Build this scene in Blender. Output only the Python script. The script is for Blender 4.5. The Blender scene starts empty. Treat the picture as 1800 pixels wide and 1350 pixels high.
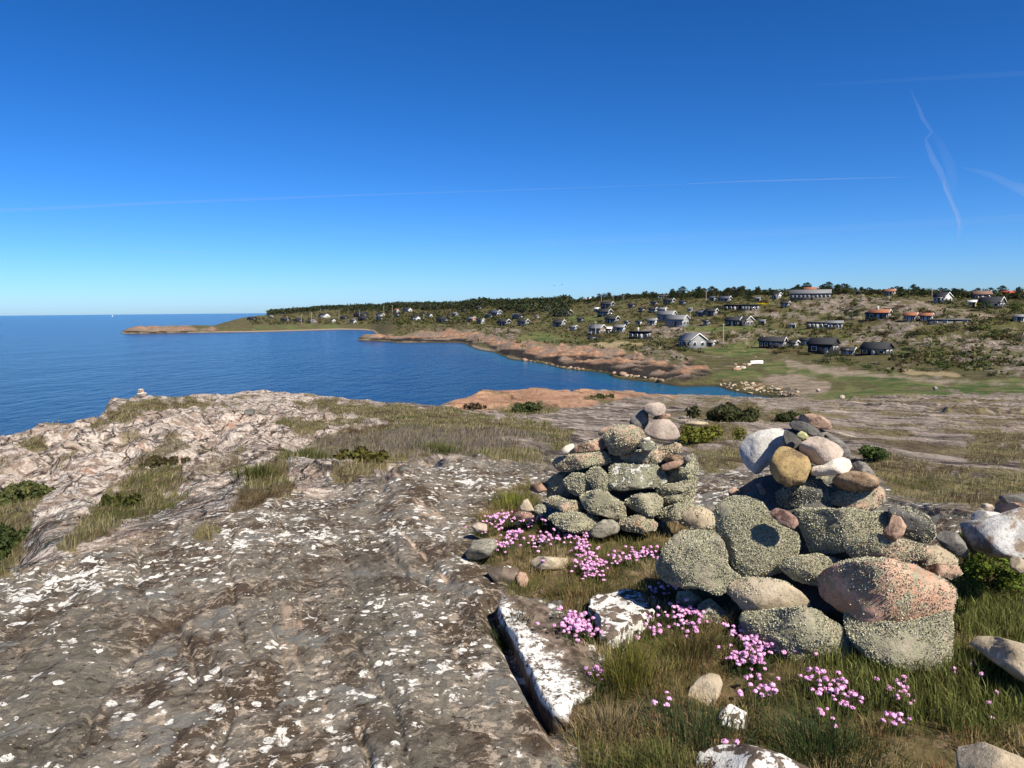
import bpy, math, random
import numpy as np
from mathutils import Matrix, Vector

rng = np.random.default_rng(7)
random.seed(7)
scene = bpy.context.scene
COL = scene.collection
R_ = math.radians

# ------------------------------------------------------------------ camera
PW, PH, FOC = 1800.0, 1350.0, 1360.0
CAM = np.array([0.0, 0.0, 14.0])
PITCH, ROLL = R_(5.42), R_(0.53)
fw = np.array([0.0, math.cos(PITCH), -math.sin(PITCH)])
r0 = np.array([1.0, 0.0, 0.0]); u0 = np.cross(r0, fw)
rt = math.cos(ROLL) * r0 - math.sin(ROLL) * u0
up = math.sin(ROLL) * r0 + math.cos(ROLL) * u0
cam_d = bpy.data.cameras.new('camera'); cam = bpy.data.objects.new('camera', cam_d); COL.objects.link(cam)
cam_d.sensor_width = 36.0; cam_d.lens = 36.0 * FOC / PW
cam_d.clip_start = 0.1; cam_d.clip_end = 120000.0
cam.matrix_world = Matrix(((rt[0], up[0], -fw[0], CAM[0]), (rt[1], up[1], -fw[1], CAM[1]), (rt[2], up[2], -fw[2], CAM[2]), (0, 0, 0, 1)))
scene.camera = cam

# ------------------------------------------------------------------ sky, sun, exposure
SUN_AZ, SUN_EL = R_(139.0), R_(47.0)          # azimuth measured from the view direction (+Y) to the right (+X)
world = bpy.data.worlds.new('World'); scene.world = world; world.use_nodes = True
wn = world.node_tree.nodes; wl = world.node_tree.links
bg = wn['Background']
sky = wn.new('ShaderNodeTexSky'); sky.sky_type = 'NISHITA'; sky.sun_disc = False
sky.sun_elevation = SUN_EL; sky.sun_rotation = SUN_AZ
sky.altitude = 0.0; sky.air_density = 0.72; sky.dust_density = 0.4; sky.ozone_density = 10.0
def vmul(v, k):
    n = wn.new('ShaderNodeVectorMath'); n.operation = 'SCALE'; n.inputs['Scale'].default_value = k; wl.new(v, n.inputs[0]); return n.outputs[0]
gm = wn.new('ShaderNodeGamma'); gm.inputs['Gamma'].default_value = 1.25          # the camera's contrast on the clear sky
hs = wn.new('ShaderNodeHueSaturation'); hs.inputs['Saturation'].default_value = 1.10
wl.new(vmul(sky.outputs['Color'], 1 / 8.0), gm.inputs['Color']); wl.new(vmul(gm.outputs['Color'], 8.0), hs.inputs['Color']); wl.new(hs.outputs['Color'], bg.inputs['Color'])
bg.inputs['Strength'].default_value = 0.098
sl = bpy.data.lights.new('sun', 'SUN'); sl.energy = 5.0; sl.angle = R_(0.53); sl.color = (1.0, 0.92, 0.78)
so = bpy.data.objects.new('sun', sl); COL.objects.link(so)
sdir = Vector((math.sin(SUN_AZ) * math.cos(SUN_EL), math.cos(SUN_AZ) * math.cos(SUN_EL), math.sin(SUN_EL)))
so.rotation_euler = sdir.to_track_quat('Z', 'Y').to_euler()
so.location = (30, -20, 60)
vs = scene.view_settings
scene.display_settings.display_device = 'sRGB'
vs.view_transform = 'Standard'; vs.look = 'None'; vs.gamma = 1.0; vs.use_curve_mapping = False
vs.exposure = 0.72
scene.cycles.max_bounces = 6; scene.cycles.diffuse_bounces = 2; scene.cycles.glossy_bounces = 2
scene.cycles.transparent_max_bounces = 8; scene.cycles.volume_bounces = 0
scene.cycles.use_denoising = True

# ------------------------------------------------------------------ helpers
def ray(px, py):
    px = np.asarray(px, float); py = np.asarray(py, float)
    a = (px - PW / 2) / FOC; b = (PH / 2 - py) / FOC
    return fw + a[..., None] * rt + b[..., None] * up
def at(px, py, R):
    """world point seen at photo position (px, py) at horizontal distance R metres"""
    d = ray(px, py); k = R / np.hypot(d[..., 0], d[..., 1])
    return CAM + d * np.asarray(k)[..., None]
def project(P):
    d = P - CAM; z = d @ fw
    zz = np.where(z > 0.05, z, 0.05)
    return PW / 2 + FOC * (d @ rt) / zz, PH / 2 - FOC * (d @ up) / zz, z
def slope(px, py):
    d = ray(px, py); return -d[..., 2] / np.hypot(d[..., 0], d[..., 1])

def _h(ix, iy, iz, seed):
    n = (ix * 374761393 + iy * 668265263 + iz * 1440662683 + seed * 1274126177) & 0xFFFFFFFF
    n = ((n ^ (n >> 13)) * 1274126177) & 0xFFFFFFFF
    n = ((n ^ (n >> 16)) * 2246822519) & 0xFFFFFFFF
    return (n ^ (n >> 15)) & 0xFFFF
_G2 = np.array([[math.cos(k * math.pi / 8), math.sin(k * math.pi / 8)] for k in range(16)])
def noise2(x, y, seed=0):
    x0 = np.floor(x); y0 = np.floor(y); fx = x - x0; fy = y - y0
    ix = x0.astype(np.int64); iy = y0.astype(np.int64)
    u = fx * fx * fx * (fx * (fx * 6 - 15) + 10); v = fy * fy * fy * (fy * (fy * 6 - 15) + 10)
    def g(a, b):
        k = _h(ix + a, iy + b, 0, seed) & 15
        return _G2[k, 0] * (fx - a) + _G2[k, 1] * (fy - b)
    n0 = g(0, 0) * (1 - u) + g(1, 0) * u; n1 = g(0, 1) * (1 - u) + g(1, 1) * u
    return 1.5 * (n0 * (1 - v) + n1 * v)
def fbm2(x, y, oct=4, seed=0, gain=0.5):
    s = 0; a = 1.0; t = 0
    for k in range(oct):
        s = s + a * noise2(x * 2 ** k + 13.7 * k, y * 2 ** k - 7.1 * k, seed + k); t += a; a *= gain
    return s / t
def noise3(P, seed=0):
    f0 = np.floor(P); F = P - f0; I = f0.astype(np.int64)
    U = F * F * (3 - 2 * F); out = 0
    for a in (0, 1):
        for b in (0, 1):
            for c in (0, 1):
                h = _h(I[:, 0] + a, I[:, 1] + b, I[:, 2] + c, seed) / 32767.5 - 1
                out = out + h * (U[:, 0] if a else 1 - U[:, 0]) * (U[:, 1] if b else 1 - U[:, 1]) * (U[:, 2] if c else 1 - U[:, 2])
    return out
def sstep(a, b, x):
    t = np.clip((x - a) / (b - a), 0, 1); return t * t * (3 - 2 * t)
def poly_sdf(x, y, poly):
    """signed distance to a closed polygon, negative inside"""
    p = np.asarray(poly, float); n = len(p)
    d2 = np.full(x.shape, 1e18); ins = np.zeros(x.shape, bool)
    for i in range(n):
        ax, ay = p[i]; bx, by = p[(i + 1) % n]
        ex, ey = bx - ax, by - ay
        t = np.clip(((x - ax) * ex + (y - ay) * ey) / (ex * ex + ey * ey + 1e-12), 0, 1)
        d2 = np.minimum(d2, (x - ax - t * ex) ** 2 + (y - ay - t * ey) ** 2)
        if ay != by:
            c = ((ay > y) != (by > y)) & (x < ex * (y - ay) / (by - ay) + ax)
            ins ^= c
    return np.where(ins, -1, 1) * np.sqrt(d2)
def line_dist(x, y, pts):
    p = np.asarray(pts, float); d2 = np.full(x.shape, 1e18)
    for i in range(len(p) - 1):
        ex, ey = p[i + 1] - p[i]
        t = np.clip(((x - p[i, 0]) * ex + (y - p[i, 1]) * ey) / (ex * ex + ey * ey + 1e-12), 0, 1)
        d2 = np.minimum(d2, (x - p[i, 0] - t * ex) ** 2 + (y - p[i, 1] - t * ey) ** 2)
    return np.sqrt(d2)

def tag(o, label=None, cat=None, group=None, kind=None):
    if label: o['label'] = label
    if cat: o['category'] = cat
    if group: o['group'] = group
    if kind: o['kind'] = kind
    return o
def empty(name, loc, rz=0.0):
    o = bpy.data.objects.new(name, None); COL.objects.link(o)
    o.location = loc; o.rotation_euler = (0, 0, rz); o.empty_display_size = 0.1
    return o
def mesh_np(name, V, F, mats=None, smooth=False, fmat=None):
    """V (n,3); F list of (m,k) int arrays (tris and/or quads)"""
    me = bpy.data.meshes.new(name)
    if not isinstance(F, (list, tuple)): F = [F]
    F = [np.asarray(f, np.int32) for f in F if len(f)]
    me.vertices.add(len(V)); me.vertices.foreach_set('co', np.ascontiguousarray(V, np.float32).ravel())
    loops = np.concatenate([f.ravel() for f in F]); tot = np.concatenate([np.full(len(f), f.shape[1], np.int32) for f in F])
    st = np.concatenate([[0], np.cumsum(tot)[:-1]]).astype(np.int32)
    me.loops.add(len(loops)); me.loops.foreach_set('vertex_index', loops)
    me.polygons.add(len(tot)); me.polygons.foreach_set('loop_start', st); me.polygons.foreach_set('loop_total', tot)
    if smooth: me.polygons.foreach_set('use_smooth', np.ones(len(tot), bool))
    if fmat is not None: me.polygons.foreach_set('material_index', np.asarray(fmat, np.int32))
    me.update(calc_edges=True)
    for m in (mats or []): me.materials.append(m)
    return me
def fattr(me, name, arr):
    a = me.attributes.new(name, 'FLOAT', 'POINT'); a.data.foreach_set('value', np.ascontiguousarray(arr, np.float32))
def cattr(me, name, arr):
    a = me.attributes.new(name, 'FLOAT_COLOR', 'POINT')
    c = np.ones((len(arr), 4), np.float32); c[:, :3] = arr; a.data.foreach_set('color', c.ravel())
def obj(name, me, parent=None, loc=None):
    o = bpy.data.objects.new(name, me); COL.objects.link(o)
    if parent is not None: o.parent = parent
    if loc is not None: o.location = loc
    return o

# ------------------------------------------------------------------ node material helpers
class NT:
    def __init__(s, name):
        s.m = bpy.data.materials.new(name); s.m.use_nodes = True
        s.t = s.m.node_tree; s.n = s.t.nodes; s.l = s.t.links
        s.b = s.n['Principled BSDF']; s.pos = None
        s.b.inputs['Specular IOR Level'].default_value = 0.25
        s.b.inputs['Roughness'].default_value = 0.9
    def P(s):
        if s.pos is None: s.pos = s.n.new('ShaderNodeNewGeometry').outputs['Position']
        return s.pos
    def OC(s): return s.n.new('ShaderNodeTexCoord').outputs['Object']
    def set(s, sock, v):
        if v is None: return
        if isinstance(v, (int, float)): sock.default_value = v
        elif isinstance(v, (tuple, list)):
            sock.default_value = tuple(v) + ((1.0,) if len(v) == 3 and len(sock.default_value) == 4 else ())
        else: s.l.new(v, sock)
    def noise(s, scale, detail=4, rough=0.55, vec=None, dist=0.0):
        n = s.n.new('ShaderNodeTexNoise'); n.inputs['Scale'].default_value = scale; n.inputs['Detail'].default_value = detail
        n.inputs['Roughness'].default_value = rough; n.inputs['Distortion'].default_value = dist
        s.l.new(vec if vec is not None else s.P(), n.inputs['Vector']); return n.outputs['Fac']
    def voro(s, scale, vec=None, feature='F1', out='Distance', rnd=1.0):
        n = s.n.new('ShaderNodeTexVoronoi'); n.feature = feature; n.inputs['Scale'].default_value = scale
        n.inputs['Randomness'].default_value = rnd
        s.l.new(vec if vec is not None else s.P(), n.inputs['Vector']); return n.outputs[out]
    def map(s, vec, scale=(1, 1, 1), rot=(0, 0, 0), loc=(0, 0, 0)):
        n = s.n.new('ShaderNodeMapping'); n.inputs['Scale'].default_value = scale; n.inputs['Rotation'].default_value = rot
        n.inputs['Location'].default_value = loc
        s.l.new(vec, n.inputs['Vector']); return n.outputs['Vector']
    def ramp(s, fac, a, b, c0=0.0, c1=1.0):
        n = s.n.new('ShaderNodeMapRange'); n.interpolation_type = 'SMOOTHSTEP'
        s.l.new(fac, n.inputs['Value']); n.inputs['From Min'].default_value = a; n.inputs['From Max'].default_value = b
        n.inputs['To Min'].default_value = c0; n.inputs['To Max'].default_value = c1; return n.outputs['Result']
    def mix(s, fac, a, b):
        n = s.n.new('ShaderNodeMix'); n.data_type = 'RGBA'
        s.set(n.inputs[0], fac); s.set(n.inputs[6], a); s.set(n.inputs[7], b); return n.outputs[2]
    def mul(s, a, b):
        n = s.n.new('ShaderNodeMix'); n.data_type = 'RGBA'; n.blend_type = 'MULTIPLY'; n.inputs[0].default_value = 1.0
        s.set(n.inputs[6], a); s.set(n.inputs[7], b); return n.outputs[2]
    def math(s, op, a, b=None, c=None):
        n = s.n.new('ShaderNodeMath'); n.operation = op; s.set(n.inputs[0], a)
        if b is not None: s.set(n.inputs[1], b)
        if c is not None: s.set(n.inputs[2], c)
        return n.outputs[0]
    def vadd(s, a, b, k):
        n = s.n.new('ShaderNodeVectorMath'); n.operation = 'MULTIPLY_ADD'; s.l.new(b, n.inputs[0]); n.inputs[1].default_value = (k, k, k); s.l.new(a, n.inputs[2]); return n.outputs[0]
    def nvec(s, scale, vec=None, detail=2):
        n = s.n.new('ShaderNodeTexNoise'); n.inputs['Scale'].default_value = scale; n.inputs['Detail'].default_value = detail
        s.l.new(vec if vec is not None else s.P(), n.inputs['Vector'])
        v = s.n.new('ShaderNodeVectorMath'); v.operation = 'SUBTRACT'; s.l.new(n.outputs['Color'], v.inputs[0]); v.inputs[1].default_value = (0.5, 0.5, 0.5)
        return v.outputs[0]
    def attr(s, name, out='Fac'):
        n = s.n.new('ShaderNodeAttribute'); n.attribute_name = name; return n.outputs[out]
    def bump(s, h, dist, strength=1.0):
        n = s.n.new('ShaderNodeBump'); n.inputs['Strength'].default_value = strength; n.inputs['Distance'].default_value = dist
        s.l.new(h, n.inputs['Height'])
        if s.b.inputs['Normal'].links: s.l.new(s.b.inputs['Normal'].links[0].from_socket, n.inputs['Normal'])
        s.l.new(n.outputs['Normal'], s.b.inputs['Normal'])
    def color(s, c): s.set(s.b.inputs['Base Color'], c); return s
    def rough(s, r): s.set(s.b.inputs['Roughness'], r); return s
def plain(name, c, rough=0.8, var=0.25, scale=6.0):
    t = NT(name); v = t.noise(scale, 4)
    t.color(t.mix(v, tuple(x * (1 - var) for x in c), tuple(min(1, x * (1 + var)) for x in c))); t.rough(rough); return t.m
# ------------------------------------------------------------------ terrain heights
# profiles: per bearing (given by the photo column), distance -> height, either ('z', metres above sea) or photo row
SEA = [(2200, -8.0)]
COLS = {}
def col(px, zs=(), ps=()):
    L = [(R, z) for R, z in zs] + [(R, 14.0 - R * float(slope(px, py))) for R, py in ps]
    L.sort(); COLS[px] = L
G = 12.38
col(-420, [(1, G), (5.2, 12.36), (6.2, 12.2), (8, 11.4), (12, 10), (20, 9), (27, 8), (38, 0), (50, -4), (600, -6)] + SEA)
col(0, [(1, G), (5.2, 12.38), (7.2, 11.9), (34, 5), (45, -2), (60, -5), (600, -6)] + SEA, [(5.7, 1010), (11, 905), (17, 840), (24, 785), (27, 769)])
col(70, [(1, G), (5.2, 12.38), (34, 5), (45, -2), (60, -5), (600, -6)] + SEA, [(5.7, 990), (7.2, 950), (9, 915), (13, 865), (18, 815), (24, 772), (27.5, 757)])
col(125, [(1, G), (5.0, 12.38), (36, 5), (48, -2), (62, -5), (600, -6)] + SEA, [(5.75, 975), (7.2, 938), (10, 890), (15, 832), (22, 776), (28, 749)])
col(200, [(1, G), (4.7, 12.38), (44, 6), (56, -1), (70, -5), (560, -6), (620, -2.5), (700, -3)] + SEA, [(5.95, 955), (8, 912), (12, 855), (18, 798), (27, 738), (34, 705)])
col(250, [(1, G), (4.7, 12.38), (46, 7), (60, -1), (75, -5), (560, -6), (598, -2), (612, 0.05), (760, -2)] + SEA, [(6.1, 943), (8, 905), (11, 858), (20, 766), (30, 718), (37, 697.5), (630, 577), (665, 574.5), (700, 576)])
col(350, [(1, G), (4.7, 12.38), (50, 7.5), (64, -1), (78, -5), (540, -6), (588, -2), (605, 0.05), (800, -1)] + SEA, [(6.1, 925), (7.2, 892), (9, 862), (12, 825), (21, 753), (34, 712), (41, 696), (630, 577), (700, 572)])
col(450, [(1, G), (4.7, 12.38), (52, 8), (66, -1), (80, -5), (540, -6), (580, -1.5), (595, 0.05), (1100, 8), (1400, -4)] + SEA, [(6.3, 905), (7.2, 874), (9, 840), (12, 803), (22, 742), (37, 704), (44, 689), (640, 576), (700, 572), (800, 565), (950, 556)])
col(520, [(1, G), (4.7, 12.38), (52, 8), (66, -1), (80, -5), (540, -6), (590, -1.5), (606, 0.05), (1300, 4), (1500, -6)] + SEA, [(6.3, 902), (7.2, 871), (9, 835), (12, 801), (21, 745), (35, 707), (43, 693), (650, 575), (720, 569), (830, 561), (960, 552), (1080, 549)])
col(600, [(1, G), (4.7, 12.38), (50, 8), (62, -1), (76, -5), (480, -6), (610, -1.5), (627, 0.05), (1500, 5)] + SEA, [(6.2, 905), (7.2, 870), (9, 832), (12, 802), (20, 750), (33, 713), (41, 701), (700, 573), (760, 567), (850, 557), (1000, 546), (1150, 543)])
col(650, [(1, G), (4.7, 12.38), (48, 8), (61, -1), (75, -5), (360, -5), (386, -0.6), (400, -0.6), (455, -2.5), (570, -1), (590, 0.05), (1300, 6)] + SEA, [(6.2, 904), (7.3, 860), (8.3, 838), (11, 806), (14, 783), (20, 748), (30, 718), (39, 705), (640, 574), (720, 566), (800, 557), (930, 545), (1050, 541)])
col(700, [(1, G), (4.7, 12.38), (9, 11.95), (44, 8), (58, -1), (72, -5), (300, -5), (337, -1.5), (351, 0.05), (404, 0.25), (1200, 8)] + SEA, [(7.6, 823), (11, 797), (14, 775), (20, 744), (28, 722), (36, 708.5), (370, 597), (385, 591), (430, 580), (500, 568), (600, 555), (750, 544), (900, 540)])
col(800, [(1, G), (4.7, 12.38), (9.6, 12.0), (55, 6), (66, -1), (78, -4), (250, -4), (330, -1.5), (346, 0.05), (1200, 8)] + SEA, [(8.5, 807), (12, 790), (15, 770), (20, 746), (27, 730), (33, 721), (41, 715), (47, 703), (365, 592), (390, 583), (430, 574), (500, 562), (600, 550), (720, 542), (850, 540)])
col(850, [(1, G), (4.7, 12.38), (63, 6), (74, -1), (88, -4), (220, -4), (262, -1.5), (272, 0.05), (1100, 9)] + SEA, [(8.4, 812), (12, 792), (15, 768), (21, 745), (29, 731), (37, 722.5), (44, 709), (50, 692), (55, 683), (290, 606), (320, 594), (345, 588), (390, 577), (440, 566), (500, 555), (580, 544), (680, 537), (780, 536)])
col(900, [(1, G), (4.7, 12.38), (64, 6), (76, -1), (90, -4), (190, -4), (212, -1.5), (221, 0.05), (1000, 10)] + SEA, [(8.2, 822), (11, 797), (15, 767), (21, 746), (30, 729), (38, 723), (44, 708), (50, 692), (56, 684), (235, 622), (255, 610), (275, 602), (300, 592), (350, 584), (400, 572), (450, 560), (520, 549), (600, 541), (700, 537)])
col(1000, [(1, G), (4.7, 12.38), (62, 6), (74, -1), (88, -4), (170, -4), (176, -1.5), (183, 0.05), (900, 12)] + SEA, [(8, 827), (11, 797), (15, 769), (20, 749), (28, 733), (38, 718), (46, 701), (54, 684), (195, 636), (210, 624), (230, 614), (255, 605), (290, 596), (330, 585), (370, 572), (420, 558), (470, 546), (520, 538), (600, 533)])
col(1100, [(1, G), (4.7, 12.38), (64, 6), (76, -1), (88, -3), (146, -3), (151, -1.2), (156, 0.05), (800, 14)] + SEA, [(8, 830), (11, 797), (15, 769), (21, 746), (30, 727), (42, 707), (55, 688), (168, 649), (182, 637), (205, 629), (225, 620), (250, 607), (280, 595), (310, 580), (345, 565), (390, 548), (430, 536), (480, 528), (540, 525)])
col(1200, [(1, G), (4.7, 12.38), (72, 5), (84, -0.8), (95, -2), (120, -2), (137, -0.8), (143, 0.05), (800, 14)] + SEA, [(8, 838), (11, 802), (16, 766), (24, 739), (36, 717), (50, 704), (64, 696), (150, 663), (160, 652), (175, 643), (195, 632), (220, 620), (245, 608), (270, 597), (300, 580), (330, 565), (365, 548), (400, 534), (450, 525), (500, 522)])
col(1250, [(1, G), (4.7, 12.38), (74, 5), (86, -0.8), (97, -2), (120, -1.8), (138, -0.8), (144, 0.05), (800, 14)] + SEA, [(8, 840), (11, 804), (16, 768), (25, 738), (38, 717), (52, 705), (66, 698.5), (152, 663), (164, 653), (185, 640), (205, 630), (225, 620), (250, 608), (275, 593), (300, 577), (330, 562), (360, 546), (390, 533), (430, 524), (480, 520)])
col(1350, [(1, G), (4.7, 12.38), (80, 5), (92, 0.6), (102, -0.5), (122, -0.5), (128.5, 0.05), (800, 14)] + SEA, [(8, 844), (11, 810), (16, 775), (25, 742), (38, 722), (55, 710), (69, 703.5), (134, 681), (150, 665), (162, 655), (185, 640), (205, 630), (225, 620), (250, 608), (275, 593), (300, 575), (330, 560), (355, 544), (385, 531), (415, 522), (465, 519)])
col(1300, [(1, G), (4.7, 12.38), (78, 5), (90, -0.3), (100, -1.2), (120, -1.0), (129, -0.5), (134, 0.05), (800, 14)] + SEA, [(8, 842), (11, 807), (16, 771), (25, 739), (38, 719), (55, 707), (68, 701), (140, 675), (152, 664), (162, 655), (185, 640), (205, 630), (225, 620), (250, 608), (275, 593), (300, 575), (330, 560), (360, 543), (390, 531), (430, 522), (480, 519)])
col(1400, [(1, G), (4.7, 12.38), (82, 5), (95, 1.6), (800, 14)] + SEA, [(8, 847), (11, 813), (16, 779), (25, 746), (38, 725), (55, 713), (70, 706), (112, 694), (125, 682), (140, 670), (152, 660), (170, 648), (190, 637), (210, 628), (235, 615), (260, 600), (290, 580), (320, 562), (345, 545), (375, 530), (400, 521), (450, 518)])
col(1500, [(1, G), (4.7, 12.38), (80, 4.5), (800, 14)] + SEA, [(8, 852), (11, 819), (16, 786), (25, 753), (38, 729), (55, 713), (68, 704), (100, 700), (112, 690), (128, 677), (145, 665), (165, 652), (185, 641), (200, 633), (225, 622), (250, 610), (270, 595), (290, 578), (315, 560), (340, 541), (365, 529), (390, 521), (430, 518)])
col(1600, [(1, G), (4.7, 12.38), (78, 5), (800, 14)] + SEA, [(7.5, 872), (10, 837), (15, 796), (24, 758), (38, 731), (55, 714), (66, 705), (95, 698), (110, 688), (130, 672), (150, 660), (172, 647), (190, 637), (215, 622), (240, 607), (260, 590), (285, 570), (310, 552), (335, 537), (365, 525), (400, 520)])
col(1700, [(1, G), (4.7, 12.38), (78, 5.5), (800, 14)] + SEA, [(6.5, 905), (8, 872), (11, 836), (16, 796), (25, 758), (40, 731), (58, 714), (68, 708), (92, 702), (110, 690), (130, 675), (150, 662), (172, 647), (192, 633), (215, 617), (240, 600), (260, 583), (285, 565), (310, 550), (335, 537), (370, 526), (400, 522)])
col(1800, [(1, G), (4.7, 12.38), (82, 5.5), (800, 14)] + SEA, [(6, 932), (8, 876), (11, 839), (16, 799), (25, 761), (40, 733), (60, 713), (74, 706), (110, 690), (150, 660), (192, 632), (240, 598), (285, 563), (335, 537), (370, 528), (400, 523)])
col(2300, [(1, G), (5, 12.3), (8, 11.9), (16, 11.0), (30, 9.8), (60, 7), (110, 2.2), (190, 1.2), (240, 4), (300, 10), (400, 20), (800, 14)] + SEA)

def pchip(x, Y, xq):
    """x (n), Y (n, m) -> (len(xq), m) monotone cubic"""
    x = np.asarray(x, float); Y = np.asarray(Y, float); h = np.diff(x)[:, None]; d = np.diff(Y, axis=0) / h
    m = np.zeros_like(Y)
    w1 = 2 * h[1:] + h[:-1]; w2 = h[1:] + 2 * h[:-1]
    with np.errstate(divide='ignore', invalid='ignore'):
        mm = (w1 + w2) / (w1 / d[:-1] + w2 / d[1:])
    m[1:-1] = np.where(d[:-1] * d[1:] > 0, mm, 0); m[0] = d[0]; m[-1] = d[-1]
    i = np.clip(np.searchsorted(x, xq) - 1, 0, len(x) - 2); t = ((xq - x[i]) / (x[i + 1] - x[i]))[:, None]
    t = np.clip(t, 0, 1); hh = (x[i + 1] - x[i])[:, None]
    return ((1 + 2 * t) * (1 - t) ** 2 * Y[i] + t * (1 - t) ** 2 * hh * m[i] + t * t * (3 - 2 * t) * Y[i + 1] + t * t * (t - 1) * hh * m[i + 1])

def seg(a, b, n): return np.exp(np.linspace(math.log(a), math.log(b), n, endpoint=False))
RR = np.concatenate([seg(1.0, 2.2, 25), seg(2.2, 10, 250), seg(10, 90, 330), seg(90, 700, 235), seg(700, 2200, 26), [2200.0]])
TH = np.concatenate([np.radians(np.linspace(-180, -48, 34, endpoint=False)), np.radians(np.linspace(-48, -37, 40, endpoint=False)),
                     np.radians(np.linspace(-37, 37, 720)), np.radians(np.linspace(37, 48, 40)[1:]), np.radians(np.linspace(48, 180, 34)[1:])])
LR = np.log(RR)
cx = sorted(COLS)
cth = np.array([math.atan2(*ray(p, 700.0)[:2]) for p in cx])
tab = np.stack([pchip(np.log([r for r, z in COLS[p]]), np.array([[z] for r, z in COLS[p]]), LR)[:, 0] for p in cx])   # bearings x R
Zb = pchip(cth, tab, np.clip(TH, cth[0], cth[-1]))                     # (nTH, nR)
TT, RG = np.meshgrid(TH, RR, indexing='ij')
GX = np.sin(TT) * RG; GY = np.cos(TT) * RG
P0 = np.stack([GX, GY, Zb], -1).reshape(-1, 3)
PX, PY, PD = project(P0); PX = PX.reshape(GX.shape); PY = PY.reshape(GX.shape)
behind = np.abs(TT) > R_(60)
PX = np.where(behind, np.where(TT > 0, 4000, -3000), PX); PY = np.where(behind, 2000, PY)

def pmask(polys, soft=8.0, jit=10.0, seed=5, rmin=0, rmax=9e9, nsc=26.0):
    """mask of ground that lies inside outlines read off the photo, with ragged edges"""
    out = np.zeros(GX.shape)
    jn = None
    for poly in polys:
        p = np.array(poly, float); x0, y0 = p.min(0) - 40; x1, y1 = p.max(0) + 40
        s = (PX > x0) & (PX < x1) & (PY > y0) & (PY < y1) & (RG > rmin) & (RG < rmax)
        if not s.any(): continue
        j = fbm2(PX[s] / nsc, PY[s] / nsc * 2, 4, seed) * jit * 2
        d = poly_sdf(PX[s], PY[s], p) + j
        out[s] = np.maximum(out[s], 1 - sstep(-soft, soft, d))
    return out

# --- what covers the ground
near = RG < 100
far = ~near
lawn = pmask([[(1045, 1420), (1010, 1300), (985, 1245), (1045, 1215), (1068, 1165), (1020, 1110), (985, 1062), (900, 1046), (880, 1010), (845, 985), (838, 930), (850, 892),
              (890, 862), (935, 848), (965, 930), (1110, 935), (1240, 905), (1330, 930), (1500, 1000), (1655, 1010), (1700, 930), (1760, 940), (1900, 960), (2300, 1000), (2300, 1600), (1100, 1600)]], 7, 10, 11, 2, 8)
lawn2 = np.where((TT > R_(20)) & (RG < 4.3), 1.0, 0.0); lawn = np.maximum(lawn, lawn2 * (PX > 1750))
heath = pmask([
    [(95, 968), (150, 905), (185, 868), (240, 830), (322, 818), (326, 850), (275, 882), (352, 872), (300, 897), (220, 917), (132, 968)],
    [(405, 902), (428, 850), (498, 800), (522, 800), (503, 832), (522, 862), (452, 892)],
    [(485, 742), (560, 738), (585, 752), (540, 765), (490, 760)],
    [(520, 800), (560, 770), (620, 755), (700, 742), (800, 747), (870, 768), (950, 790), (962, 806), (900, 812), (840, 803), (790, 792), (720, 806), (650, 838), (585, 852), (590, 832), (632, 812), (560, 800)],
    [(520, 706), (600, 706), (700, 713), (800, 722), (870, 735), (960, 745), (1010, 760), (1000, 790), (880, 768), (700, 742), (560, 722)],
    [(1195, 748), (1250, 742), (1308, 758), (1300, 782), (1200, 782)], [(1215, 790), (1300, 785), (1310, 822), (1240, 830)],
    [(1500, 815), (1560, 800), (1640, 822), (1720, 835), (1820, 850), (1820, 905), (1700, 890), (1600, 870), (1550, 850)],
    [(1225, 722), (1330, 708), (1345, 728), (1420, 722), (1425, 738), (1300, 748), (1225, 740)],
    [(-60, 880), (40, 850), (70, 880), (40, 960), (20, 1010), (-80, 1010)],
    [(160, 746), (205, 716), (255, 702), (330, 702), (420, 711), (330, 720), (250, 726), (222, 750)],
    [(20, 780), (70, 770), (85, 785), (40, 795)], [(880, 725), (905, 708), (960, 708), (990, 722), (930, 730)], [(1030, 700), (1060, 692), (1090, 696), (1060, 708)],
    [(590, 730), (640, 735), (630, 748), (580, 742)], [(1690, 755), (1800, 770), (1800, 800), (1720, 785)],
    [(340, 932), (365, 925), (385, 935), (375, 950), (345, 950)], [(1700, 780), (1800, 790), (1800, 825), (1700, 815)]], 5, 9, 21, 4.5, 100)
sN = np.array([-0.27, 0.96]); sN /= np.linalg.norm(sN); nN = np.array([sN[1], -sN[0]])
UU = GX * sN[0] + GY * sN[1]; VV = GX * nN[0] + GY * nN[1]
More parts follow.
